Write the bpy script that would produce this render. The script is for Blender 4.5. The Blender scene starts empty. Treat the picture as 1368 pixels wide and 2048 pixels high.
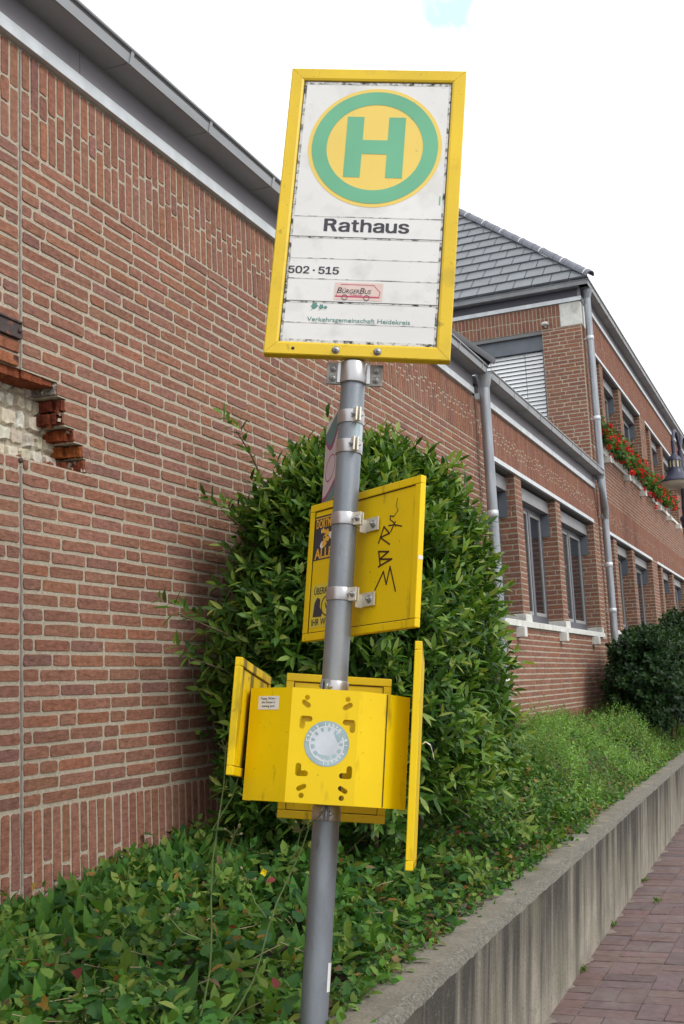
import bpy, math, random
import numpy as np
from mathutils import Matrix, Vector
R = math.radians
rng = np.random.default_rng(7)
random.seed(7)
sc = bpy.context.scene
col = sc.collection

# ------------------------------------------------------------------ camera
EYE = 1.6
YAW, PIT, ROL = R(-22.433), R(8.850), R(-2.669)
def cam_axes():
    cy, sy, cp, sp = math.cos(YAW), math.sin(YAW), math.cos(PIT), math.sin(PIT)
    f = np.array([sy*cp, cy*cp, sp]); r = np.array([cy, -sy, 0.]); u = np.cross(r, f)
    cr, sr = math.cos(ROL), math.sin(ROL)
    return cr*r+sr*u, -sr*r+cr*u, f
cr_, cu_, cf_ = cam_axes()
cam = bpy.data.cameras.new('camera'); co = bpy.data.objects.new('camera', cam); col.objects.link(co)
m = Matrix.Identity(4)
for i in range(3):
    m[i][0], m[i][1], m[i][2] = cr_[i], cu_[i], -cf_[i]
m[2][3] = EYE
co.matrix_world = m
cam.sensor_fit = 'VERTICAL'; cam.sensor_height = 36; cam.lens = 2279.05/2048*36
cam.clip_start = .05; cam.clip_end = 3000
sc.camera = co

# ------------------------------------------------------------------ light
SUN = np.array([.88, -.24, .76]); SUN = SUN/np.linalg.norm(SUN)
w = bpy.data.worlds.new('World'); sc.world = w; w.use_nodes = True
nt = w.node_tree; N = nt.nodes; N.clear()
def wn(t, **k):
    n = N.new(t)
    for a, b in k.items(): setattr(n, a, b)
    return n
out = wn('ShaderNodeOutputWorld'); bg = wn('ShaderNodeBackground'); bg.inputs[1].default_value = .1
sky = wn('ShaderNodeTexSky', sky_type='NISHITA', sun_disc=False, sun_elevation=math.asin(SUN[2]), sun_rotation=math.atan2(SUN[0], SUN[1]))
tc = wn('ShaderNodeTexCoord')
patch = np.array([-.2268, .8172, .5299])          # direction of the one gap in the clouds
no = wn('ShaderNodeTexNoise'); no.inputs['Scale'].default_value = 30; no.inputs['Detail'].default_value = 6; no.inputs['Distortion'].default_value = .8
dt = wn('ShaderNodeVectorMath', operation='DISTANCE'); dt.inputs[1].default_value = patch
ad = wn('ShaderNodeMath', operation='MULTIPLY_ADD'); ad.inputs[1].default_value = .13
mr = wn('ShaderNodeMapRange'); mr.inputs[1].default_value = .072; mr.inputs[2].default_value = .116; mr.inputs[3].default_value = .32
no2 = wn('ShaderNodeTexNoise'); no2.inputs['Scale'].default_value = 3
cl = wn('ShaderNodeMapRange'); cl.inputs[3].default_value = 12.5; cl.inputs[4].default_value = 15.5
mx = wn('ShaderNodeMix', data_type='RGBA')
bl = wn('ShaderNodeMix', data_type='RGBA', blend_type='ADD'); bl.inputs[0].default_value = 1
bl.inputs[7].default_value = (3.2, 7.4, 8.2, 1)
L = nt.links.new
L(tc.outputs['Generated'], no.inputs['Vector']); L(tc.outputs['Generated'], no2.inputs['Vector'])
L(tc.outputs['Generated'], dt.inputs[0])
L(no.outputs['Fac'], ad.inputs[0]); L(dt.outputs['Value'], ad.inputs[2]); L(ad.outputs[0], mr.inputs[0])
L(no2.outputs['Fac'], cl.inputs[0])
L(sky.outputs[0], bl.inputs[6]); L(bl.outputs[2], mx.inputs[6]); L(cl.outputs[0], mx.inputs[7])
L(mr.outputs[0], mx.inputs[0]); L(mx.outputs[2], bg.inputs[0]); L(bg.outputs[0], out.inputs[0])
sl = bpy.data.lights.new('sun', 'SUN'); sl.energy = 1.6; sl.angle = R(22); sl.color = (1, .965, .91)
so = bpy.data.objects.new('sun', sl); col.objects.link(so)
so.rotation_euler = Vector(SUN.tolist()).to_track_quat('Z', 'Y').to_euler(); so.location = (5, -3, 12)
sc.view_settings.view_transform = 'Standard'; sc.view_settings.look = 'None'
sc.view_settings.exposure = 0.08; sc.view_settings.gamma = 1

# ------------------------------------------------------------------ materials
def mat(name, base, rough=.6, metal=0., bump=None, var=None, spec=.5, attr=False, extra=None):
    """var=(scale, amount, stretch xyz); bump=(scale, strength, stretch)"""
    m = bpy.data.materials.new(name); m.use_nodes = True
    nt = m.node_tree; b = nt.nodes['Principled BSDF']; l = nt.links.new
    b.inputs['Roughness'].default_value = rough; b.inputs['Metallic'].default_value = metal
    b.inputs['Specular IOR Level'].default_value = spec
    b.inputs['Base Color'].default_value = (*base, 1)
    t = nt.nodes.new('ShaderNodeTexCoord')
    def noise(scale, st, det=6):
        mp = nt.nodes.new('ShaderNodeMapping'); mp.inputs['Scale'].default_value = st
        n = nt.nodes.new('ShaderNodeTexNoise'); n.inputs['Scale'].default_value = scale; n.inputs['Detail'].default_value = det
        l(t.outputs['Object'], mp.inputs[0]); l(mp.outputs[0], n.inputs[0]); return n.outputs['Fac']
    src = None
    if attr:
        a = nt.nodes.new('ShaderNodeVertexColor'); a.layer_name = 'Col'; src = a.outputs[0]
    if var:
        n = noise(var[0], var[2] if len(var) > 2 else (1, 1, 1))
        r = nt.nodes.new('ShaderNodeMapRange'); r.inputs[1].default_value = .25; r.inputs[2].default_value = .75
        r.inputs[3].default_value = 1-var[1]; r.inputs[4].default_value = 1+var[1]
        l(n, r.inputs[0])
        v = nt.nodes.new('ShaderNodeVectorMath'); v.operation = 'SCALE'
        if src: l(src, v.inputs[0])
        else: v.inputs[0].default_value = base
        l(r.outputs[0], v.inputs['Scale']); src = v.outputs[0]
    if extra: src = extra(nt, l, noise, src, t)
    if src: l(src, b.inputs['Base Color'])
    if bump:
        n = noise(bump[0], bump[2] if len(bump) > 2 else (1, 1, 1))
        bu = nt.nodes.new('ShaderNodeBump'); bu.inputs['Strength'].default_value = bump[1]; bu.inputs['Distance'].default_value = .01
        l(n, bu.inputs['Height']); l(bu.outputs[0], b.inputs['Normal'])
    return m
def spots(scale, lo, hi, color, amount=1., st=(1, 1, 1)):
    """overlay blotches of `color` where noise exceeds lo..hi (dirt, wear, specks)"""
    def f(nt, l, noise, src, t):
        n = noise(scale, st, 8)
        r = nt.nodes.new('ShaderNodeMapRange'); r.inputs[1].default_value = lo; r.inputs[2].default_value = hi; r.inputs[4].default_value = amount
        l(n, r.inputs[0])
        x = nt.nodes.new('ShaderNodeMix'); x.data_type = 'RGBA'; x.inputs[7].default_value = (*color, 1)
        l(r.outputs[0], x.inputs[0])
        if src: l(src, x.inputs[6])
        else: x.inputs[6].default_value = nt.nodes['Principled BSDF'].inputs['Base Color'].default_value
        return x.outputs[2]
    return f
def chain(*fs):
    def f(nt, l, noise, src, t):
        for g in fs: src = g(nt, l, noise, src, t)
        return src
    return f
def leafmat(name, rough=.42, trans=.28, spec=.3):
    m = bpy.data.materials.new(name); m.use_nodes = True
    nt = m.node_tree; b = nt.nodes['Principled BSDF']; l = nt.links.new
    a = nt.nodes.new('ShaderNodeVertexColor'); a.layer_name = 'Col'
    b.inputs['Roughness'].default_value = rough; b.inputs['Specular IOR Level'].default_value = spec
    tr = nt.nodes.new('ShaderNodeBsdfTranslucent'); mx = nt.nodes.new('ShaderNodeMixShader'); mx.inputs[0].default_value = trans
    l(a.outputs[0], b.inputs['Base Color'])
    g = nt.nodes.new('ShaderNodeMix'); g.data_type = 'RGBA'; g.blend_type = 'MULTIPLY'; g.inputs[0].default_value = 1; g.inputs[7].default_value = (1.6, 1.5, .6, 1)
    l(a.outputs[0], g.inputs[6]); l(g.outputs[2], tr.inputs[0])
    o = nt.nodes['Material Output']
    l(b.outputs[0], mx.inputs[1]); l(tr.outputs[0], mx.inputs[2]); l(mx.outputs[0], o.inputs[0])
    return m
M = {}
M['brick'] = mat('brick', (.3, .1, .07), .9, attr=True, var=(35, .26), bump=(46, .9, (1, .45, 1)), spec=.2,
                 extra=chain(spots(160, .64, .72, (.06, .03, .03), .7), spots(230, .69, .74, (.6, .5, .42), .8), spots(1.1, .5, .75, (.2, .09, .08), .35)))
M['mortar'] = mat('mortar', (.43, .38, .30), .95, var=(60, .22), bump=(180, .6), spec=.1)
M['cutbrick'] = mat('broken brick', (.2, .055, .03), .95, attr=True, var=(30, .45), bump=(60, .9), spec=.1)
M['rustbrick'] = mat('rust stained brick', (.3, .1, .05), .95, attr=True, var=(30, .35), bump=(50, .9), spec=.1, extra=spots(9, .55, .62, (.03, .02, .02), .85))
M['rubble'] = mat('white rubble', (.6, .55, .45), .95, attr=True, var=(25, .3), bump=(40, .9), spec=.1, extra=spots(18, .55, .7, (.25, .2, .13), .6))
M['rust'] = mat('rusty steel', (.06, .04, .04), .75, var=(20, .4), bump=(60, .4), extra=spots(12, .56, .64, (.3, .1, .02), .9))
M['zinc'] = mat('zinc', (.58, .62, .65), .45, .35, var=(9, .16), bump=(200, .04))
M['zincpipe'] = mat('zinc pipe', (.30, .325, .36), .45, .55, var=(7, .3, (3, 3, .35)), extra=spots(10, .58, .75, (.5, .47, .42), .6, (2, 2, .3)))
M['gutterzinc'] = mat('gutter zinc', (.32, .335, .355), .5, .3, var=(5, .18, (1, .3, 1)))
M['fascia'] = mat('grey fascia', (.21, .2, .225), .55, var=(3, .12))
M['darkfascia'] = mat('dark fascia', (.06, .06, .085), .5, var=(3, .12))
M['soffit'] = mat('soffit', (.16, .165, .17), .6, var=(4, .12))
M['darkframe'] = mat('grey window frame', (.09, .095, .12), .45)
M['plate'] = mat('blue grey plate', (.12, .14, .17), .5, var=(6, .15))
M['whiteframe'] = mat('white frame', (.55, .58, .56), .5)
M['glass'] = mat('window glass', (.012, .015, .02), .06, 0, spec=.6)
M['stone'] = mat('pale stone', (.62, .63, .60), .8, var=(14, .14), bump=(90, .2), extra=spots(5, .55, .72, (.25, .24, .21), .5))
M['blind'] = mat('blind slat', (.82, .85, .88), .45, .05)
M['tile'] = mat('roof tile', (.15, .168, .19), .42, var=(3.5, .16), bump=(120, .15))
M['ridge'] = mat('ridge tile', (.15, .16, .2), .5, var=(6, .2))
M['darktile'] = mat('dark tile', (.045, .047, .055), .55, var=(6, .3))
M['clip'] = mat('pale clip', (.7, .7, .72), .5)
def _fade(nt, l, noise, src, t): return src
DIRT = (.045, .032, .012)
M['yellow'] = mat('yellow paint', (.76, .53, .0015), .42, var=(3, .09), spec=.28, bump=(7, .06), extra=chain(spots(14, .62, .76, DIRT, .45, (2, 2, .5)), spots(90, .68, .75, DIRT, .6), spots(2.2, .58, .8, (.42, .26, .0), .5)))
M['soiled'] = mat('soiled yellow paint', (.74, .52, .002), .5, var=(3, .08), spec=.25, extra=chain(spots(7, .50, .64, DIRT, .8, (1, 1.6, .35)), spots(60, .6, .72, DIRT, .6)))
M['signyellow'] = mat('sign frame yellow', (.72, .50, .012), .42, var=(4, .1), extra=chain(spots(26, .64, .74, DIRT, .5), spots(7, .60, .75, (.35, .24, .02), .5), spots(150, .66, .74, DIRT, .7)))
M['amber'] = mat('seam grime', (.03, .018, .004), .8, var=(40, .5))
M['panel'] = mat('white sign panel', (.70, .71, .71), .45, var=(3, .06), extra=chain(spots(11, .52, .75, (.45, .46, .42), .5), spots(55, .66, .78, (.3, .3, .27), .4, (1, 1, 2)), spots(150, .72, .78, (.1, .1, .08), .5)))
M['grime'] = mat('edge grime', (.09, .085, .07), .9, var=(60, .6), extra=spots(60, .36, .54, (.63, .64, .63), .97))
M['grimeline'] = mat('seam dirt', (.1, .1, .09), .9, extra=spots(30, .38, .52, (.62, .63, .62), .95))
M['sealine'] = mat('dark seam', (.025, .025, .025), .9)
M['green'] = mat('emblem green', (.13, .42, .25), .45, var=(4, .1), extra=spots(60, .68, .76, (.1, .2, .14), .5))
M['paleyellow'] = mat('emblem yellow', (.76, .56, .12), .45, var=(3, .05), extra=spots(60, .68, .76, (.4, .3, .1), .5))
M['ink'] = mat('black lettering', (.035, .035, .05), .5)
M['greenink'] = mat('green lettering', (.10, .25, .22), .6)
M['red'] = mat('crimson print', (.5, .06, .13), .5)
M['pink'] = mat('pale pink sticker', (.66, .52, .48), .5, var=(20, .08))
M['steel'] = mat('galvanised steel', (.205, .232, .265), .45, .45, var=(10, .3, (1, 1, .4)), bump=(120, .08), extra=chain(spots(35, .6, .72, (.12, .13, .14), .5, (1, 1, .3)), spots(14, .55, .75, (.27, .26, .225), .6, (1, 1, .25))))
M['clamp'] = mat('clamp steel', (.46, .46, .475), .36, .85, var=(8, .12))
M['flange'] = mat('clamp flange', (.66, .63, .54), .5, .35, var=(30, .12))
M['bolt'] = mat('bolt steel', (.34, .35, .36), .35, .7)
M['dirtyplate'] = mat('weathered plate', (.22, .21, .2), .55, .5, var=(30, .3), extra=spots(40, .5, .68, (.04, .04, .04), .75))
M['white'] = mat('white sticker', (.68, .68, .68), .5, var=(20, .05))
M['teal'] = mat('teal print', (.07, .20, .23), .5)
M['tealpale'] = mat('faded teal', (.30, .42, .45), .5, var=(14, .3))
M['faded'] = mat('faded print', (.52, .57, .63), .5, var=(18, .15))
M['purple'] = mat('purple print', (.26, .04, .16), .5)
M['lilac'] = mat('pale lilac print', (.56, .50, .56), .5)
M['orange'] = mat('orange print', (.75, .42, .03), .5)
M['limey'] = mat('sticker yellow green', (.62, .52, .05), .5)
M['marker'] = mat('brown black marker', (.05, .02, .004), .6)
M['rustspot'] = mat('rust brown', (.14, .07, .03), .8)
M['leaf'] = leafmat('glossy leaf', .42, .27, .26)
M['cover'] = leafmat('cover leaf', .5, .28, .14)
M['petal'] = leafmat('petal', .6, .2)
M['bark'] = mat('bark', (.1, .065, .04), .9, bump=(60, .6))
M['stem'] = mat('green stem', (.10, .15, .045), .6, var=(30, .3))
M['drystem'] = mat('dry stem', (.3, .25, .14), .8)
M['soil'] = mat('soil', (.045, .032, .022), 1, var=(30, .4), bump=(40, 1))
M['paver'] = mat('red paver', (.2, .1, .1), .85, attr=True, var=(22, .22), bump=(120, .4), spec=.3, extra=chain(spots(4, .48, .70, (.19, .16, .15), .6), spots(26, .58, .72, (.075, .06, .06), .5), spots(170, .66, .74, (.33, .27, .25), .5)))
M['joint'] = mat('joint filler', (.26,.235,.215), .9, var=(40,.3))
M['blindbox'] = mat('grey blind box', (.27,.275,.29), .5, .3, var=(5,.12))
M['sash'] = mat('grey sash', (.30,.31,.31), .5)
M['sand'] = mat('joint sand', (.21, .175, .15), 1, var=(50, .25))
M['asphalt'] = mat('ground', (.09, .085, .08), .95, var=(30, .2))
M['lampblue'] = mat('lamp dark blue paint', (.03, .035, .07), .4)
M['lampglass'] = mat('lamp bowl glass', (.42, .39, .31), .3)
M['lampwin'] = mat('lamp window', (.55, .5, .3), .4)
# concrete of the retaining wall
def conc(nt, l, noise, src, t):
    s1 = noise(4, (1, 1.6, .12), 7); s2 = noise(22, (1, 1.6, .08), 6)
    sx = nt.nodes.new('ShaderNodeSeparateXYZ'); l(t.outputs['Object'], sx.inputs[0])
    a = nt.nodes.new('ShaderNodeMath'); a.operation = 'MULTIPLY_ADD'; a.inputs[1].default_value = .50; l(sx.outputs['Z'], a.inputs[0]); l(s1, a.inputs[2])
    b = nt.nodes.new('ShaderNodeMath'); b.operation = 'MULTIPLY_ADD'; b.inputs[1].default_value = .35; l(s2, b.inputs[0]); l(a.outputs[0], b.inputs[2])
    r = nt.nodes.new('ShaderNodeMapRange'); r.inputs[1].default_value = .66; r.inputs[2].default_value = 1.02; l(b.outputs[0], r.inputs[0])
    ge = nt.nodes.new('ShaderNodeNewGeometry'); sn = nt.nodes.new('ShaderNodeSeparateXYZ'); l(ge.outputs['True Normal'], sn.inputs[0])
    up = nt.nodes.new('ShaderNodeMapRange'); up.inputs[1].default_value = .5; up.inputs[2].default_value = .8; up.inputs[3].default_value = 1; up.inputs[4].default_value = .45; l(sn.outputs['Z'], up.inputs[0])
    mu = nt.nodes.new('ShaderNodeMath'); mu.operation = 'MULTIPLY'; l(r.outputs[0], mu.inputs[0]); l(up.outputs[0], mu.inputs[1])
    x = nt.nodes.new('ShaderNodeMix'); x.data_type = 'RGBA'; l(mu.outputs[0], x.inputs[0]); l(src, x.inputs[6]); x.inputs[7].default_value = (.062, .059, .052, 1)
    return x.outputs[2]
M['concrete'] = mat('weathered concrete', (.285, .262, .215), .95, var=(7, .2), bump=(60, .55), spec=.15,
                    extra=chain(conc, spots(30, .60, .70, (.13, .125, .1), .6), spots(120, .66, .74, (.5, .48, .42), .6), spots(2.5, .55, .72, (.17, .16, .115), .5)))
M['concedge'] = mat('exposed aggregate', (.15, .142, .12), 1, var=(70, .5), bump=(90, 1), extra=spots(80, .62, .72, (.36, .34, .30), .6))

# ------------------------------------------------------------------ mesh builder
OFF = {}
class MB:
    def __init__(s): s.V=[]; s.L=[]; s.T=[]; s.M=[]; s.C=[]; s.S=[]; s.n=0
    def add(s, V, L, T, m=0, c=(1,1,1), smooth=False):
        V=np.asarray(V,float).reshape(-1,3); L=np.asarray(L,int); T=np.asarray(T,int)
        s.V.append(V); s.L.append(L+s.n); s.T.append(T)
        s.M.append(np.broadcast_to(np.asarray(m,int),(len(T),)))
        c=np.asarray(c,float)
        s.C.append(np.broadcast_to(c,(len(V),3)) if c.ndim==1 else c)
        s.S.append(np.full(len(T),bool(smooth))); s.n+=len(V); return s
    def faces(s, V, F, **k):
        return s.add(V, [i for f in F for i in f], [len(f) for f in F], **k)
    def obox(s, ctr, ax, h, **k):
        c=np.asarray(ctr,float); ax=np.asarray(ax,float)
        P=[c+ax[0]*x*h[0]+ax[1]*y*h[1]+ax[2]*z*h[2] for x in(-1,1) for y in(-1,1) for z in(-1,1)]
        F=[(0,1,3,2),(4,6,7,5),(0,4,5,1),(2,3,7,6),(0,2,6,4),(1,5,7,3)]
        if np.linalg.det(ax)<0: F=[f[::-1] for f in F]
        return s.faces(P,F,**k)
    def box(s,x0,x1,y0,y1,z0,z1,**k):
        return s.obox(((x0+x1)/2,(y0+y1)/2,(z0+z1)/2),np.eye(3),((x1-x0)/2,(y1-y0)/2,(z1-z0)/2),**k)
    def tube(s, P, r, seg=10, caps=True, smooth=True, **k):
        P=np.asarray(P,float); n=len(P); r=np.broadcast_to(np.asarray(r,float),(n,))
        T=np.gradient(P,axis=0); T/=np.linalg.norm(T,axis=1)[:,None]+1e-12
        a=np.array([0,0,1.]) if abs(T[0][2])<.9 else np.array([1.,0,0])
        u=np.cross(T[0],a); u/=np.linalg.norm(u); V=[]
        for i in range(n):
            u=u-T[i]*(u@T[i]); u/=np.linalg.norm(u); v=np.cross(T[i],u)
            for j in range(seg):
                t=2*math.pi*j/seg; V.append(P[i]+r[i]*(math.cos(t)*u+math.sin(t)*v))
        F=[(i*seg+j,i*seg+(j+1)%seg,(i+1)*seg+(j+1)%seg,(i+1)*seg+j) for i in range(n-1) for j in range(seg)]
        s.faces(V,F,smooth=smooth,**k)
        if caps: s.faces(V[:seg],[tuple(range(seg))[::-1]],**k); s.faces(V[-seg:],[tuple(range(seg))],**k)
        return s
    def lathe(s, prof, o=(0,0,0), ax=None, seg=20, a0=0, a1=2*math.pi, smooth=True, **k):
        ax=np.eye(3) if ax is None else np.asarray(ax,float); o=np.asarray(o,float)
        full=abs(a1-a0-2*math.pi)<1e-6; m_=seg if full else seg+1
        V=[o+ax[0]*r*math.cos(t)+ax[1]*r*math.sin(t)+ax[2]*z for r,z in prof for t in [a0+(a1-a0)*j/seg for j in range(m_)]]
        F=[(i*m_+j,i*m_+(j+1)%m_,(i+1)*m_+(j+1)%m_,(i+1)*m_+j) for i in range(len(prof)-1) for j in range(seg)]
        return s.faces(V,F,smooth=smooth,**k)
    def prism(s, poly, fr, d, **k):
        """poly: list of (a,b); fr=(o,u,v,n); extruded from 0 to d along n"""
        o,u,v,n=[np.asarray(q,float) for q in fr]; p=len(poly)
        V=[o+u*a+v*b for a,b in poly]+[o+u*a+v*b+n*d for a,b in poly]
        F=[tuple(range(p,2*p)),tuple(range(p))[::-1]]+[(i,(i+1)%p,p+(i+1)%p,p+i) for i in range(p)]
        return s.faces(V,F,**k)
    def geom(s, g, fr, **k):
        o,u,v,n=[np.asarray(q,float) for q in fr]; V,L_,T_=g
        return s.add(o+V[:,:1]*u+V[:,1:2]*v+V[:,2:3]*n, L_, T_, **k)
    def build(s, name, mats, parent=None, bevel=0):
        me=bpy.data.meshes.new(name); V=np.concatenate(s.V)
        if parent is not None: V=V-OFF.get(parent.name,np.zeros(3))
        Lp=np.concatenate(s.L); T=np.concatenate(s.T)
        me.vertices.add(len(V)); me.vertices.foreach_set('co',V.astype(np.float32).ravel())
        me.loops.add(len(Lp)); me.loops.foreach_set('vertex_index',Lp.astype(np.int32))
        me.polygons.add(len(T)); st=np.concatenate([[0],np.cumsum(T)[:-1]])
        me.polygons.foreach_set('loop_start',st.astype(np.int32)); me.polygons.foreach_set('loop_total',T.astype(np.int32))
        mats=mats if isinstance(mats,(list,tuple)) else [mats]
        for q in mats: me.materials.append(M[q])
        me.polygons.foreach_set('material_index',np.concatenate(s.M).astype(np.int32))
        me.polygons.foreach_set('use_smooth',np.concatenate(s.S))
        a=me.attributes.new('Col','FLOAT_COLOR','POINT'); C=np.concatenate(s.C)
        a.data.foreach_set('color',np.concatenate([C,np.ones((len(C),1))],1).astype(np.float32).ravel())
        me.update(calc_edges=True); me.validate()
        o=bpy.data.objects.new(name,me); col.objects.link(o)
        if parent is not None:
            o.parent=parent; OFF[o.name]=OFF.get(parent.name,np.zeros(3))
        if bevel:
            b=o.modifiers.new('bevel','BEVEL'); b.width=bevel; b.segments=2; b.limit_method='ANGLE'; b.angle_limit=R(40)
        return o
def tag(o, label=None, cat=None, group=None, kind=None):
    if label: o['label']=label
    if cat: o['category']=cat
    if group: o['group']=group
    if kind: o['kind']=kind
    return o
def empty(name, loc, label, cat, group=None, rot=None):
    o=bpy.data.objects.new(name,None); col.objects.link(o); o.empty_display_size=.2
    if rot is not None:
        mm=Matrix.Identity(4)
        for i in range(3):
            for j in range(3): mm[i][j]=rot[i][j]
            mm[i][3]=loc[i]
        o.matrix_world=mm; OFF[o.name]=np.zeros(3)
    else:
        o.location=loc; OFF[o.name]=np.array(loc,float)
    return tag(o,label,cat,group)
def curve_geom(setup, ext=0.0004):
    ob=setup(); col.objects.link(ob)
    ob.data.extrude=ext
    dg=bpy.context.evaluated_depsgraph_get(); dg.update()
    me=bpy.data.meshes.new_from_object(ob.evaluated_get(dg))
    V=np.zeros(len(me.vertices)*3); me.vertices.foreach_get('co',V)
    Lp=np.zeros(len(me.loops),int); me.loops.foreach_get('vertex_index',Lp)
    T=np.zeros(len(me.polygons),int); me.polygons.foreach_get('loop_total',T)
    d=ob.data; bpy.data.objects.remove(ob); bpy.data.curves.remove(d); bpy.data.meshes.remove(me)
    return V.reshape(-1,3),Lp,T
def text(s, cap, width=None, bold=0., ext=.0004, align='LEFT', shear=0.):
    """lettering with cap height `cap`, optionally squeezed to `width`; origin at left end of the baseline"""
    def f():
        c=bpy.data.curves.new('t','FONT'); c.body=s; c.size=1; c.align_x='LEFT'; c.offset=bold; c.shear=shear; c.resolution_u=3
        return bpy.data.objects.new('t',c)
    V,Lp,T=curve_geom(f,ext)
    V=V.copy(); k=cap/.72
    V[:,:2]*=k
    x0,x1=V[:,0].min(),V[:,0].max()
    V[:,0]-=x0
    if width: V[:,0]*=width/(x1-x0)
    if align=='CENTER': V[:,0]-=(V[:,0].max())/2
    return V,Lp,T
def shape(loops, ext):
    """flat 2-D shape with holes"""
    def f():
        c=bpy.data.curves.new('s','CURVE'); c.dimensions='2D'; c.fill_mode='BOTH'
        for P in loops:
            sp=c.splines.new('POLY'); sp.points.add(len(P)-1); sp.use_cyclic_u=True
            for i,(a,b) in enumerate(P): sp.points[i].co=(a,b,0,1)
        return bpy.data.objects.new('s',c)
    return curve_geom(f,ext)
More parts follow.
